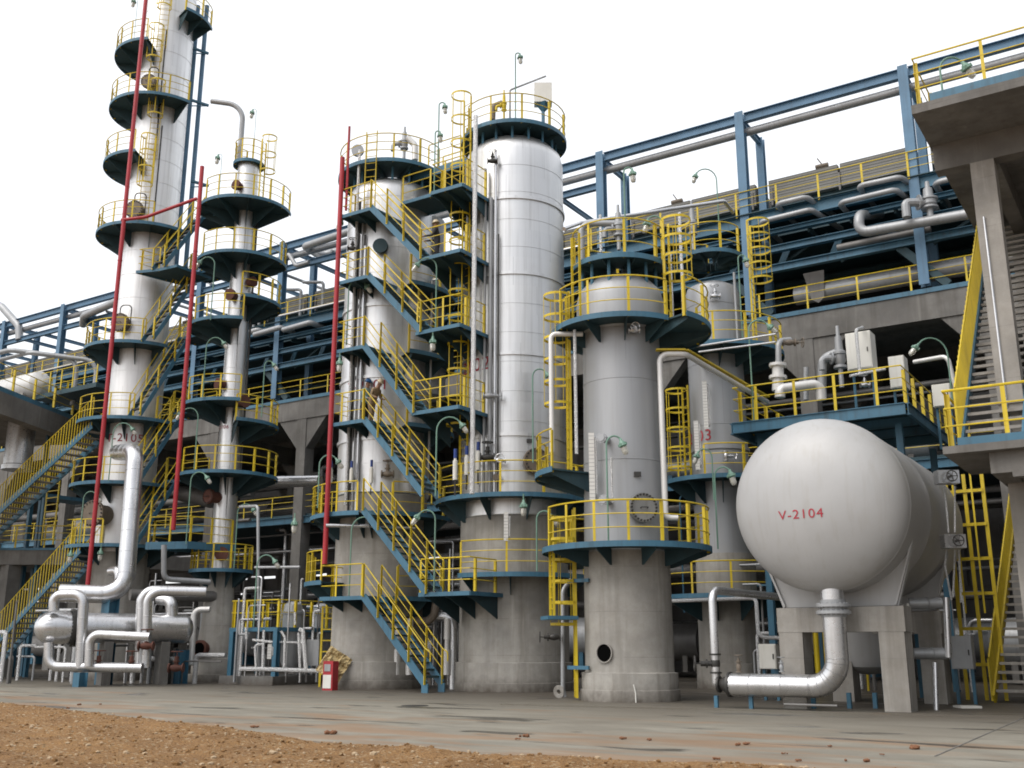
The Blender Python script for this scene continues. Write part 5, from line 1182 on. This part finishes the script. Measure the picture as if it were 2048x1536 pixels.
# ================================================================== exchangers at the left
def ex(label, px, py, D, r, L_, ribs, m):
    q = PD(px, py, D); t = thing('heat_exchanger', V(q.x, q.y, 0), label, 'heat exchanger'); ax = V(.42, .9, 0).normalized()
    mb = MB(); pr = [(0, -.52*r/.6), (r*.3, -.5*r/.6), (r*.62, -.40*r/.6), (r*.85, -.22*r/.6), (r*.96, 0)]
    pr += [(r*.96, .55), (r*.9, .56), (r*.9, .75)]; mb.lathe(q, pr, 32, ax); o = obj('channel_head', mb, m, t)
    mb = MB()
    for k in range(24):
        a = 2*PI*k/24; u = ax.orthogonal().normalized(); w_ = ax.cross(u); dd = u*math.cos(a)+w_*math.sin(a)
        mb.beam(q-ax*(.51*r/.6)+dd*.02, q-ax*(.22*r/.6)+dd*r*.86, .006, .012); mb.beam(q-ax*(.22*r/.6)+dd*r*.86, q+dd*r*.965, .006, .012)
    obj('jacket_seam', mb, 'pipe_grey', o)
    mb = MB(); mb.flange(q+ax*.8, ax, r*1.12, .12, 28, 32); mb.flange(q+ax*1.0, ax, r*1.12, .12, 0, 32); obj('flange', mb, 'steel_dark', t)
    mb = MB(); mb.lathe(q, [(r*.9, 1.08), (r*.9, L_)]+[(r*.9*math.cos(a), L_+.4*math.sin(a)) for a in (.3, .6, .9, 1.2, 1.5)]+[(0, L_+.4)], 32, ax); obj('shell', mb, m, t)
    for f in (.42, .85):
        c = q+ax*L_*f; obj('saddle', MB().frame((c.x, c.y, (c.z-r*.8)/2), ax, V(-ax.y, ax.x, 0), ZA, .35, r*1.5, c.z-r*.8), 'conc_dark', t)
    return q, ax
q1, ax1 = ex('bright heat exchanger with a seamed dome end lying low beside the long lower stairs', 100, 1255, 42.0, .66, 5.2, 1, 'pipe_alu')
q2, ax2 = ex('dull heat exchanger lying behind the paired bright pipes near the conical foot', 310, 1262, 45.5, .6, 1.3, 1, 'pipe_grey')
def ep(px, py, D=41.6): return PD(px, py, D)
pipe('bright_pipe', 'bright hoop shaped pipe rising from the exchanger dome and dropping to the ground', [ep(108, 1222), ep(108, 1190), ep(168, 1188), ep(160, 1336)], .2, 'pipe_alu', .42, n=14)
pipe('bright_pipe', 'bright pipe from under the exchanger running low along the ground through two valves', [ep(98, 1285), ep(97, 1333), ep(285, 1336)], .19, 'pipe_alu', .42, n=14)
pipe('bright_pipe', 'bright pipe rising from the ground line and running level in front of the exchanger', [ep(178, 1333, 41.4), ep(180, 1268, 41.4), ep(300, 1274, 41.4)], .18, 'pipe_alu', .35, n=14)
pipe('fat_duct', 'very fat bright pipe leaving the tall column, dropping and turning level above the exchanger', [ep(235, 905, 47.5), ep(271, 903, 45), ep(250, 1190, 44), ep(120, 1186, 43.5)], .37, 'pipe_alu', .85, n=22)
pipe('bright_pipe', 'small ribbed elbow pipe tucked behind the fat bright duct', [ep(222, 1143, 45), ep(240, 1140, 44.6), ep(238, 1180, 44.4)], .2, 'pipe_alu', .5)
for i, dx in enumerate((0, 12)):
    pipe('bright_pipe', 'bright hoop pipe rising between the exchangers and the conical foot, %s of the pair' % ('nearer' if i else 'farther'), [ep(279+dx, 1336, 42.4), ep(283+dx, 1180+2*i, 42.4), ep(412, 1183+i, 43.0)], .2, 'pipe_alu', .5, n=14)
pipe('ribbed_pipe', 'ribbed bright elbow dropping onto the dull exchanger', [ep(318, 1198, 44.6), ep(343, 1200, 44.4), ep(344, 1236, 44.4)], .25, 'pipe_alu', .55, n=16)
pipe('pale_pipe', 'pale pipe bending down beside the conical foot', [ep(420, 1219, 46), ep(388, 1219, 46), ep(382, 1330, 45.6)], .13, 'pipe_white', .3)
pipe('grey_pipe', 'long dull pipe running level behind the exchangers', [ep(260, 1190, 46), ep(430, 1193, 48)], .25, 'pipe_dark')
pipe('grey_pipe', 'dull bent pipe hanging behind the conical foot', [ep(328, 1090, 46), ep(328, 1158, 46), ep(420, 1164, 47)], .12, 'pipe_grey', .3)
for px, py, D, nm in ((196, 1335, 41.6, 'nearest the dome end'), (262, 1336, 41.6, 'in the middle of the ground line'), (352, 1336, 42.6, 'near the conical foot'), (292, 1292, 42.2, 'under the paired hoop pipes')):
    valve('dark rusty valve on the low exchanger pipes, '+nm, ep(px, py, D), V(.84, .54, 0), .3, ZA, 'rust')
for px, y0, y1, D, w_ in ((160, 1345, 1364, 41.4, .38), (208, 1195, 1350, 44, .5), (360, 1300, 1350, 45, .45)):
    q = ep(px, y1, D); q.z = 0; mb = MB(); mb.ibeam(q, V(q.x, q.y, zd(y0, D)), w_, w_); solo('pipe_support', mb, 'blue', 'blue steel support under the exchanger pipes, %s' % ('short stub' if px == 160 else 'tall post behind the duct' if px == 208 else 'post behind the conical foot'), 'pipe support')
rr = random.Random(5)
for i in range(34):
    q = PZ(rr.uniform(5, 400), 1352, 0); D = rr.uniform(44, 50); p = PD(rr.uniform(0, 410), 1330, D); z1 = rr.uniform(.6, 3.4)
    pipe('small_pipe', 'thin dim pipe in the tangle behind the exchangers', [V(p.x, p.y, 0), V(p.x, p.y, z1), V(p.x+rr.uniform(-2.5, 2.5), p.y+rr.uniform(-.5, .5), z1)], rr.choice([.03, .05, .07, .1]), rr.choice(['pipe_alu', 'pipe_grey', 'foil', 'pipe_dark', 'pipe_dark']), .15, 'pipe', 'thin pipes behind the exchangers')
pipe('lead_pipe', 'long silvery pipe running away level behind the slender column', [PD(478, 965, 52), PD(640, 962, 50)], .28, 'pipe_alu', n=14); pipe('lead_pipe', 'dull fat pipe ending in a rusty flange against the slender column', [PD(360, 985, 50), PD(425, 1000, 49.2)], .4, 'pipe_dark', n=16)
pipe('grey_pipe', 'tall thin pipe with a right angle bend beside the skid and the slender column', [PD(518, 1335, 45), PD(516, 1012, 45), PD(480, 1014, 46)], .07, 'pipe_grey', .2)
pipe('grey_pipe', 'level thin pipe with a union above the small skid', [PD(510, 1135, 45), PD(600, 1134, 44)], .06, 'pipe_grey')

# ================================================================== small skid
DK = 43.0; C0 = PD(545, 1366, DK); lx = C0.x-3.1; ly = C0.y+5.4
sk = thing('equipment_skid', (C0.x-1.5, C0.y+2.5, 0), 'small blue skid platform with two upright pots, foil pipes and yellow rails', 'equipment skid')
obj('plinth', MB().prism([(lx, C0.y), (C0.x, C0.y), (C0.x, ly), (lx, ly)], 0, .34), 'plinth', sk)
zs = zd(1254, DK); pl = obj('platform', MB().prism([(lx+.2, C0.y+.2), (C0.x-.1, C0.y+.2), (C0.x-.1, ly-.2), (lx+.2, ly-.2)], zs-.16, zs), 'blue', sk)
rails(pl, [(lx+.25, ly-.3, zs), (lx+.25, C0.y+.25, zs), (C0.x-.15, C0.y+.25, zs), (C0.x-.15, ly-.3, zs)], 1.1, .95, .09, levels=(.55,))
for x, y in ((lx+.35, C0.y+.3), (C0.x-.2, C0.y+.3), (lx+.35, ly-.4), (C0.x-.2, ly-.4)): obj('leg', MB().ibeam((x, y, .34), (x, y, zs-.161), .22, .22), 'blue', sk)
for i, (fx, fy) in enumerate(((-.55, 1.5), (-.7, 3.4))):
    c = V(C0.x+fx, C0.y+fy, 0); mb = MB(); mb.lathe(c, [(0, .6), (.3, .65), (.42, .9), (.42, zs+.55), (.46, zs+.56), (.46, zs+.66), (.4, zs+.68), (.36, zs+.95), (.2, zs+1.05), (0, zs+1.07)], 24); obj('pot', mb, 'pipe_grey', sk)
for i, pts in enumerate(([(480, 1338), (520, 1338), (640, 1342)], [(525, 1335), (528, 1260)], [(612, 1338), (606, 1262), (598, 1258)], [(600, 1335), (597, 1265)], [(568, 1335), (570, 1275), (562, 1262)], [(505, 1280), (545, 1284)], [(560, 1284), (610, 1286)], [(512, 1335), (510, 1290), (530, 1288)], [(625, 1282), (628, 1222), (640, 1221)], [(493, 1278), (492, 1255)], [(590, 1250), (590, 1225)])):
    mb = MB(); mb.tube(fillet([PD(x, y, DK-.6 if i < 6 else DK+.4) for x, y in pts], .12) if len(pts) > 2 else [PD(x, y, DK-.6 if i < 6 else DK+.4) for x, y in pts], .085 if i in (0, 2) else .05, 8); obj('foil_pipe', mb, 'foil', sk)
a = PD(538, 1318, DK-.8); gauge('short white gauge strip on the front leg of the small skid', a, V(a.x, a.y, zd(1288, DK-.8)), .16)
lad = [PD(x, 1300, DK-1.5) for x in (642, 663)]
t = thing('guard_ladder', V(lad[0].x, lad[0].y, 0), 'yellow framed ladder between the small skid and the T-2101 column', 'ladder'); zt = zd(1212, DK-1.5)
for p in lad: obj('stringer', MB().frame((p.x, p.y, zt/2), RGT, HEAD, ZA, .08, .05, zt), 'yellow', t)
for k in range(7): z = zt-.05-k*.42; obj('rung', MB().beam(V(lad[0].x, lad[0].y, z), V(lad[1].x, lad[1].y, z), .03, .05), 'yellow', t)
p = PD(625, 1330, DK-.2); mb = MB(); mb.frame((p.x, p.y, zd(1305, DK)), RGT, HEAD, ZA, .5, .3, 1.0); solo('instrument_box', mb, 'pipe_grey', 'grey upright instrument box between the skid and the red cabinet', 'cabinet')
for i in range(26):
    p = PD(rr.uniform(468, 650), 1330, rr.uniform(43.5, 47)); z1 = rr.uniform(1, 4.5); pipe('small_pipe', 'thin pipe in the tangle around the small skid', [V(p.x, p.y, .1), V(p.x, p.y, z1), V(p.x+rr.uniform(-1.5, 1.5), p.y, z1)], rr.choice([.03, .04, .06]), rr.choice(['foil', 'pipe_alu', 'pipe_grey', 'pipe_dark']), .12, 'pipe', 'thin pipes around the small skid')
# red cabinet and cloth
p = PZ(660, 1379, 0); p = PD(660, 1378, 38.2); p.z = 0
t = thing('hose_cabinet', p, 'red hose cabinet with a white lower front beside the foot of the T-2101 column', 'cabinet'); u = (RGT*.9+HEAD*-.44).normalized(); v = V(-u.y, u.x, 0)
obj('cabinet_body', MB().frame(p+ZA*.5, u, v, ZA, .42, .34, 1.0), 'red', t); fx = p-u*.215
obj('front_panel', MB().frame(p-v*.178+ZA*.3-u*.02, u, v, ZA, .34, .012, .46), 'white', t); obj('window', MB().frame(p-v*.178+ZA*.77-u*.02, u, v, ZA, .26, .012, .24), 'pipe_grey', t)
mb = MB(); n_ = 30; vs = []; fs = []
q = p+HEAD*.5; 
for i in range(n_):
    for j in range(n_):
        a, b = i/(n_-1)-.5, j/(n_-1)-.5; w_ = .16*mn.noise((a*5, b*5, 2))+.07*mn.noise((a*14, b*14, 5)); w = RGT*(a*.8+b*.5)+ZA*(.86+b*.85-a*.5)+HEAD*(.16+.12*b+w_); vs.append(q+w)
for i in range(n_-1):
    for j in range(n_-1): fs.append((i*n_+j, (i+1)*n_+j, (i+1)*n_+j+1, i*n_+j+1))
mb.add(vs, fs, True); M['cloth'] = m_plain('tan_sheet', (.52, .40, .20), .85); solo('sheet', mb, 'cloth', 'crumpled tan sheet propped behind the red hose cabinet', 'sheet')
p = PZ(830, 1411, .01); mb = MB(); mb.lathe((p.x, p.y, 0), [(0, .012), (.34, .012), (.36, 0)], 24); solo('drain_cover', mb, 'steel_dark', 'dark round drain cover in the damp yard in front of the ground stairs', 'drain cover')
# hose coil by the front column
p = PD(1118, 1392, 32); p.z = 0; mb = MB()
mb.tube([p+V(math.cos(a)*(.07+.028*a/6.28), 0, .2+math.sin(a)*(.07+.028*a/6.28)) for a in [i*PI/8 for i in range(64)]], .022, 6); solo('hose_coil', mb, 'conc_pale', 'coiled pale fire hose lying at the foot of the grey pipe by the front column', 'hose')
a = PD(1130, 1395, 32); a.z = .05; pipe('grey_pipe', 'grey bent pipe standing by the yellow ladder of the grey front column', [a, PD(1126, 1380, 32), PD(1126, 1180, 32), PD(1142, 1160, 32.2)], .07, 'pipe_grey', .3)
valve('dark side valve with a handwheel on the bent pipe by the yellow ladder', PD(1108, 1274, 31.8), RGT, .2, -RGT, 'steel_dark')
p = PD(1272, 1408, 28.9); p.z = 0; pipe('marker_stake', 'small white stake with a yellow tip at the foot of the grey front column', [p, p+ZA*.28, p+ZA*.5-RGT*.05], .018, 'white')
q = PZ(1935, 1416, .03); solo('scrap_sheet', MB().frame(q+ZA*.03, RGT, HEAD, ZA, .5, .5, .05), 'white', 'pale scrap sheet lying on the slab near the stair tower', 'sheet')

# ================================================================== things on the T-2101 and T-2102 columns
def transmitter(label, px, y0, y1, D, r=.075):
    a = PD(px, y1, D); z1 = zd(y0, D); t = thing('transmitter', a, label, 'instrument'); h = z1-a.z
    mb = MB(); mb.lathe(a, [(0, 0), (r, 0), (r, h*.62), (r*.6, h*.64), (r*.6, h*.7)], 14); obj('body', mb, 'white', t)
    mb = MB(); mb.lathe(a, [(r*.75, h*.7), (r*.75, h), (0, h+.01)], 14); obj('cap', mb, 'blue_cap', t)
    mb = MB(); mb.cyl(a-ZA*h*.5, a, r*.35, 6); mb.cyl(a+HEAD*.8+ZA*h*.3, a+ZA*h*.3, r*.35, 6); obj('stem', mb, 'steel_dark', t)
for px, y0, y1, D, nm in ((661, 922, 966, 38.6, 'on the T-2101 ring, hard by the red riser'), (702, 922, 966, 38.6, 'on the T-2101 ring, second from the red riser'), (742, 920, 966, 38.6, 'on the T-2101 ring, next to the stair head'),
        (910, 898, 960, 36.0, 'on the T-2102 ring, beside the lamp post'), (933, 892, 950, 36.2, 'on the T-2102 ring, in the middle of three'), (956, 884, 940, 36.2, 'on the T-2102 ring, touching the foil tube')):
    transmitter('white canister with a blue cap '+nm, px, y0, y1, D, .085 if px > 900 else .07)
for lb, px, y0, y1, D, r, m in (('tall foil wrapped tube standing in front of the large T-2102 column', 944, 232, 988, 35.3, .085, 'foil'), ('foil wrapped tube behind the red riser of the T-2101 column', 691, 300, 1010, 38.9, .06, 'foil'), ('pale conduit next to the foil tube behind the red riser', 699, 470, 1010, 39.1, .04, 'pipe_grey'),
        ('dull upright pipe between T-2101 and T-2102, behind the stairs', 857, 560, 940, 39.5, .05, 'pipe_grey'), ('slim pipe rising at the back edge of the T-2101 walkways', 712, 470, 960, 39, .035, 'steel_dark')):
    a = PD(px, y1, D); pipe('traced_pipe', lb, [a, V(a.x, a.y, zd(y0, D))], r, m)
a = PD(1012, 1082, 35.8); gauge('white level gauge strip on the concrete base of the large T-2102 column', a, V(a.x, a.y, zd(1024, 35.8)), .15)
valve('valve with a wheel high on the front of the T-2102 column', PD(985, 322, 36.4), RGT, .2, ZA, 'steel_dark'); valve('valve cluster beside the side pipes at mid height of the T-2102 column', PD(978, 792, 36.2), RGT, .22, RGT, 'pipe_grey'); valve('dark valve with a wheel among the canisters of the T-2102 column', PD(975, 915, 36.2), RGT, .26, ZA, 'steel_dark'); valve('pale star wheeled valve on the T-2102 ring', PD(1000, 920, 36.1), RGT, .2, -HEAD, 'pipe_alu')
valve('dark valve low on the T-2101 ring beside the stair head', PD(775, 948, 38.6), RGT, .24, ZA, 'manhole'); valve('small dark valve on the T-2101 column behind the red riser', PD(705, 497, 38.9), RGT, .2, ZA, 'steel_dark')
p = PD(992, 955, 36.3); mb = MB(); mb.cyl(p, p-HEAD*.12, .12, 16); solo('dial', mb, 'manhole', 'round brown dial on the T-2102 column above its ring', 'dial')
t = thing('roof_cabinet', PD(1086, 235, 38.2), 'pale box on a blue stand at the head of the large T-2102 column', 'cabinet'); p = PD(1086, 190, 38.2); h = zd(170, 38.2)-zd(208, 38.2)
obj('box_body', MB().frame(p, RGT, HEAD, ZA, .72, .5, h), 'white', t); mb = MB(); mb.lathe(V(p.x, p.y, 0), [(.05, p.z-h/2-.35), (.36, p.z-h/2-.002), (0, p.z-h/2-.001)], 4); obj('stand_top', mb, 'blue', t); obj('stand', MB().frame(V(p.x, p.y, (p.z-h/2-.3+zp2)/2), XA, YA, ZA, .1, .1, p.z-h/2-.3-zp2), 'blue', t)
a = PD(1020, 240, 38.4); pipe('jib_pipe', 'thin jib pipe reaching out above the head of the T-2102 column', [a, V(a.x, a.y, zd(180, 38.4)), PD(1092, 152, 38.4)], .04, 'pipe_grey', .1)
pipe('vent_elbow', 'dark thick elbow pipe on the head of the T-2102 column', [PD(985, 240, 38.3), PD(986, 213, 38.3), PD(1004, 206, 38.4)], .12, 'manhole', .25); relief('yellow tipped relief valve on the head of the T-2102 column', PD(1008, 240, 38.2), zd(180, 38.2)-zd(240, 38.2), .7, 'yellow')
relief('dark pointed relief valve on the head of the T-2101 column', PD(808, 318, 40.6), zd(254, 40.6)-zd(318, 40.6), 1.1); pipe('vent_elbow', 'pale stub with a dark collar on the head of the T-2101 column', [PD(830, 320, 40.5), PD(830, 290, 40.5), PD(815, 276, 40.5)], .14, 'pipe_white', .3)
p = PD(716, 303, 40.4); mb = MB(); mb.cyl(p, p-HEAD*.15, .26, 20); solo('dish', mb, 'pipe_grey', 'round pale disc behind the ladder at the head of the T-2101 column', 'disc')
c1.ladder(-22, r1+.25, L[0][0], zp+1.2, cage=None, stand=.3, name='ladder')
c2.ladder(-52, r2+.1, z0, zp2+1.3, cage=(z0+2.2, zp2+1.3), stand=.25, cr=.4)
# duct and boxes between the two columns
for i, (y0, y1) in enumerate(((452, 520), (578, 648), (720, 800))):
    a, b = PD(822, y1, 41.5), PD(886, y1, 41.5); mb = MB(); z0_, z1_ = a.z, zd(y0, 41.5)
    mb.lathe((a.x+.7, a.y, 0), [(0, z0_), (.85, z0_), (.85, z1_), (0, z1_)], 24); solo('grey_drum', mb, 'pipe_grey', 'grey drum standing between T-2101 and T-2102 on the %s landing' % ('upper', 'middle', 'lower')[i], 'drum')
a = PD(780, 1100, 40.5); 
pipe('brown_pipe', 'brown level pipe with an elbow behind the ground stairs', [PD(795, 1240, 39.5), PD(855, 1243, 39.3), PD(868, 1232, 39.2), PD(872, 1205, 39.2)], .15, 'manhole', .3); pipe('bright_pipe', 'bright bent pipe dropping to the ground behind the ground stairs', [PD(868, 1232, 39.5), PD(906, 1235, 39.4), PD(906, 1380, 39.3)], .17, 'pipe_alu', .4, n=14)
for px in (793, 818, 893):
    p = PD(px, 1345, 39.2); mb = MB(); mb.cyl(V(p.x, p.y, .5), V(p.x, p.y, 1.4), .13, 14); mb.cyl(V(p.x, p.y, 1.4), V(p.x, p.y, 1.75), .09, 12); mb.cyl(V(p.x, p.y, 1.75), V(p.x, p.y, 2.5), .12, 14); solo('filter_pot', mb, 'pipe_white', 'pale upright filter pot in the shadow behind the ground stairs', 'filter', 'filter pots behind the ground stairs')
for i in range(26):
    p = PD(rr.uniform(780, 935), 1365, rr.uniform(40, 46)); z1 = rr.uniform(1.5, 5.5); pipe('small_pipe', 'thin pipe in the dark gap between the T-2101 and T-2102 bases', [V(p.x, p.y, .1), V(p.x, p.y, z1), V(p.x+rr.uniform(-1.5, 1.5), p.y, z1)], rr.choice([.04, .05, .07]), rr.choice(['foil', 'pipe_alu', 'pipe_grey', 'pipe_dark', 'pipe_dark']), .12, 'pipe', 'thin pipes between the two column bases')
for i in range(30):
    p = PD(rr.uniform(1490, 1960), 1385, rr.uniform(34, 42)); z1 = rr.uniform(1.0, 4.5); pipe('small_pipe', 'thin dim pipe in the dark space behind the big tank', [V(p.x, p.y, .1), V(p.x, p.y, z1), V(p.x+rr.uniform(-1.5, 1.5), p.y, z1)], rr.choice([.03, .04, .06, .09]), rr.choice(['foil', 'pipe_alu', 'pipe_grey', 'pipe_dark', 'yellow', 'pipe_dark']), .12, 'pipe', 'thin pipes behind the big tank')
pipe('foil_line', 'foil wrapped line with a bend in front of the rear column base', [PD(1345, 1202, 34), PD(1512, 1196, 32), PD(1517, 1275, 31.5), PD(1560, 1276, 31.5)], .06, 'foil', .2); pipe('silver_line', 'silvery line under the T-2101 ring crossing towards the stairs', [PD(652, 1051, 38.3), PD(752, 1052, 38.6), PD(830, 1056, 39)], .07, 'pipe_alu')

# ================================================================== lamps
def lp(label, px, y0, y1, D, d, reach=.6, tilt=35): lamp(label, PD(px, y0, D), zd(y1, D)-zd(y0, D), d, reach, tilt)
lp('gooseneck lamp on the slender column beside the red riser, under its second ring', 421, 640, 514, 46.2, -RGT, .7)
lp('gooseneck lamp bending over the T-2105 lettering on the tall column', 217, 962, 846, 47.3, RGT, .9)
lp('gooseneck lamp at the lowest ring of the tall column, above the lower stairs', 158, 1088, 983, 47, RGT, .6)
lp('gooseneck lamp on the slender column reaching back over the red riser', 388, 940, 816, 46, -RGT, .8)
lp('gooseneck lamp standing above the red riser foot beside the slender column', 372, 1088, 944, 45.6, RGT, .7)
lp('gooseneck lamp high on the slender column, pointing at the dark rack', 523, 834, 722, 47, RGT, .4)
lp('gooseneck lamp at the middle rings of the slender column', 405, 796, 675, 46.2, RGT, .8)
lp('gooseneck lamp by the upright gauge at the lowest ring of the slender column', 468, 1137, 1008, 47, RGT, .7)
lp('gooseneck lamp rising from the small skid past the slender column', 507, 1254, 1110, 42.4, RGT, .7)
lp('gooseneck lamp on the second landing of the T-2101 stairs', 693, 690, 560, 38.4, RGT, .7)
lp('gooseneck lamp at the second middle landing between the columns, leaning back to the stairs', 871, 655, 516, 36.0, -RGT, .7)
lp('gooseneck lamp on the big T-2102 ring pointing at the canisters', 871, 992, 834, 35.2, RGT, .9)
lp('gooseneck lamp at the lowest middle landing, leaning back over the stairs', 868, 1182, 1020, 35.6, -RGT, .6)
lp('gooseneck lamp on the lowest landing of the T-2101 column', 698, 1192, 1034, 38, RGT, .9)
lp('gooseneck lamp on the T-2101 ring partly behind the red riser', 635, 1016, 910, 39, RGT, .7)
lp('gooseneck lamp standing tall on the large T-2102 column by its manhole', 1066, 925, 738, 35.2, RGT, .5)
lp('gooseneck lamp between the large and the grey front column, over the blue ring', 1074, 1142, 1022, 34.6, RGT, .5)
lp('tall lamp pole at the head of the T-2102 column against the sky', 1031, 240, 106, 38, RGT, .2, 5)
lp('bare lamp pole on the bridge between the column heads', 876, 330, 205, 38.5, RGT, .25, 5)
lp('lamp pole on the upper landing between the column heads', 868, 395, 262, 37.6, RGT, .2, 5)
for nm, px, py, D in (('under the second middle landing between the columns', 866, 662, 35.9), ('under the third landing of T-2101 beside the red riser', 680, 706, 38.2), ('at the outer end of the T-2101 ring', 590, 1026, 39.4), ('under the large T-2102 ring', 1047, 988, 35.2), ('under the lowest ring of the tall column, near its stairs', 143, 1092, 47.3), ('under the lowest ring of the tall column, near the fat duct', 203, 1088, 47.3)):
    hang_lamp('mint green lamp hanging '+nm, PD(px, py, D), .22)
for nm, px, y0, y1, D in (('at the top of the tall column', 268, 76, -4, 47.4), ('at the top ring of the slender column', 438, 392, 308, 46.4), ('at the head of the slender column', 506, 320, 218, 48.3)):
    lamp('dark thin poled lamp against the sky '+nm, PD(px, y0, D), zd(y1, D)-zd(y0, D), -RGT, .2, 8, .95, .012)
hang_lamp('dark little lamp hanging off the edge of the top landing of T-2101', PD(686, 429, 38.5), .2, .95, 25, -RGT)
for i, (px, r) in enumerate(((708, .05), (715, .035), (722, .06))):
    ph, z = c1.sp(px, 800, r1+.12); q = c1.pt(ph, r1+.14, 0); mb = MB(); mb.tube([V(q.x, q.y, zl5+.1), V(q.x, q.y, zp-1.6-i)], r, 8); obj('side_pipe', mb, ('steel_dark', 'pipe_grey', 'pipe_alu')[i], c1.root)

# ================================================================== people
M['skin'] = m_plain('skin', (.36, .2, .13)); M['tan'] = m_plain('tan_workwear', (.33, .235, .14), .9); M['navy'] = m_plain('dark_workwear', (.035, .035, .04), .9); M['cream'] = m_plain('cream_helmet', (.66, .55, .38), .4); M['blue_hat'] = m_plain('blue_helmet', (.02, .12, .32), .4); M['pale_shirt'] = m_plain('pale_turquoise_shirt', (.34, .50, .52), .9)
def person(label, pos, face, shirt, trousers, hat, lean=0., arm=0.):
    """one skinned body grown over a posed skeleton, with a helmet as a child"""
    face = V(face.x, face.y, 0).normalized(); rt = V(face.y, -face.x, 0); pos = Vector(pos)
    def w(x, y, z):                                     # right, forward, up; leaning from the hips
        if z > .95: y, z = y+(z-.95)*math.sin(lean), .95+(z-.95)*math.cos(lean)+0
        return pos+rt*x+face*y+ZA*z
    J = [w(0, 0, .95), w(0, 0, 1.2), w(0, 0, 1.42), w(0, .01, 1.52), w(0, .03, 1.64), w(0, .03, 1.73)]
    Rr = [.15, .135, .16, .06, .10, .085]; E_ = [(0, 1), (1, 2), (2, 3), (3, 4), (4, 5)]
    def add(p, r, to): J.append(p); Rr.append(r); E_.append((to, len(J)-1)); return len(J)-1
    for s_ in (-1, 1):
        h = add(w(.1*s_, 0, .86), .1, 0); k = add(w(.11*s_, .06*s_+.03, .48), .075, h); a = add(w(.11*s_, .05*s_-.04, .08), .05, k); add(w(.12*s_, .05*s_+.12, .04), .042, a)
        sh = add(w(.2*s_, 0, 1.41), .065, 2); el_ = add(w(.26*s_, .05+arm*.1, 1.14), .05, sh); wr = add(w(.24*s_, .22+arm*.2, .98+arm*.16), .036, el_); ha = add(w(.23*s_, .28+arm*.22, .95+arm*.2), .038, wr)
        for f in range(4): add(w(.23*s_+.018*(f-1.5), .37+arm*.22-.008*abs(f-1), .92+arm*.2), .011, ha)
        add(w(.23*s_-.045*s_, .31+arm*.22, .93+arm*.2), .012, ha)
    me = bpy.data.meshes.new('body'); me.from_pydata([tuple(j-pos) for j in J], E_, []); o = bpy.data.objects.new('body', me); COL.objects.link(o)
    m = o.modifiers.new('skin', 'SKIN'); 
    for i, sv in enumerate(me.skin_vertices[0].data): sv.radius = (Rr[i], Rr[i]); sv.use_root = i == 0
    o.modifiers.new('sub', 'SUBSURF').levels = 1; o.modifiers['sub'].render_levels = 1
    dg = bpy.context.evaluated_depsgraph_get(); nm = bpy.data.meshes.new_from_object(o.evaluated_get(dg)); bpy.data.objects.remove(o)
    t = thing('person', pos, label, 'person'); b = bpy.data.objects.new('body', nm); COL.objects.link(b); b.parent = t
    nm.materials.clear()
    for k in (shirt, trousers, 'skin', 'navy'): nm.materials.append(M[k])
    hp = [J[i]-pos for i in range(len(J)) if Rr[i] in (.038, .011, .012)]
    for p in nm.polygons:
        c = p.center; hz = c.z
        nk = (J[3]-pos)
        p.material_index = 3 if hz < .1 else 1 if hz < .93 and abs(c.dot(rt)) < .21 else 0
        if (c-(J[4]-pos)).length < .16 or (c-(J[5]-pos)).length < .14 or any((c-h).length < .05 for h in hp): p.material_index = 2
        p.use_smooth = True
    hd = J[5]; up = (J[5]-J[3]).normalized(); mb = MB(); pr = [(.155, -.03), (.16, -.02), (.135, -.005)]+[(.128*math.cos(a), .125*math.sin(a)) for a in (.1, .4, .7, 1.0, 1.3, 1.56)]
    mb.lathe(hd+up*.025, pr, 18, up); ob = obj('helmet', mb, hat, t)
    mb = MB(); f = (face-up*face.dot(up)).normalized(); c = J[4]+f*.095
    mb.lathe(c-up*.01, [(.0, .045), (.018, .0), (.022, -.03), (0, -.035)], 8, up)
    for s_ in (-1, 1): mb.lathe(c+up*.03+rt*(.035*s_)-f*.008, [(0, .012), (.011, 0), (0, -.012)], 8, f)
    mb.frame(c-up*.065-f*.012, rt, f, up, .05, .012, .012); 
    for s_ in (-1, 1): mb.lathe(J[4]+rt*(.1*s_), [(0, -.03), (.016, -.02), (.02, .01), (0, .03)], 8, up)
    obj('face', mb, 'skin', t); return t
zq = L[3][0]
p = PY(748, 843, YS+.5); person('person in tan overalls and a cream helmet bending at the head of the stairs', V(p.x-.15, YS+.5, zq-.16), XA, 'tan', 'tan', 'cream', .5, .4)
p = PY(722, 843, YS+.75); person('person in a blue helmet, pale shirt and dark trousers behind the stooping worker', V(p.x, YS+.95, zq), XA, 'pale_shirt', 'navy', 'blue_hat', .12, .3)
p = PY(874, 515, YS+.9); person('person in dark workwear and a tan helmet standing on the upper middle landing', V(p.x, YS+.9, Mz[0][0] if isinstance(Mz[0], tuple) else Mz[0]), V(-.8, -.4, 0), 'navy', 'navy', 'cream', .05, .9)
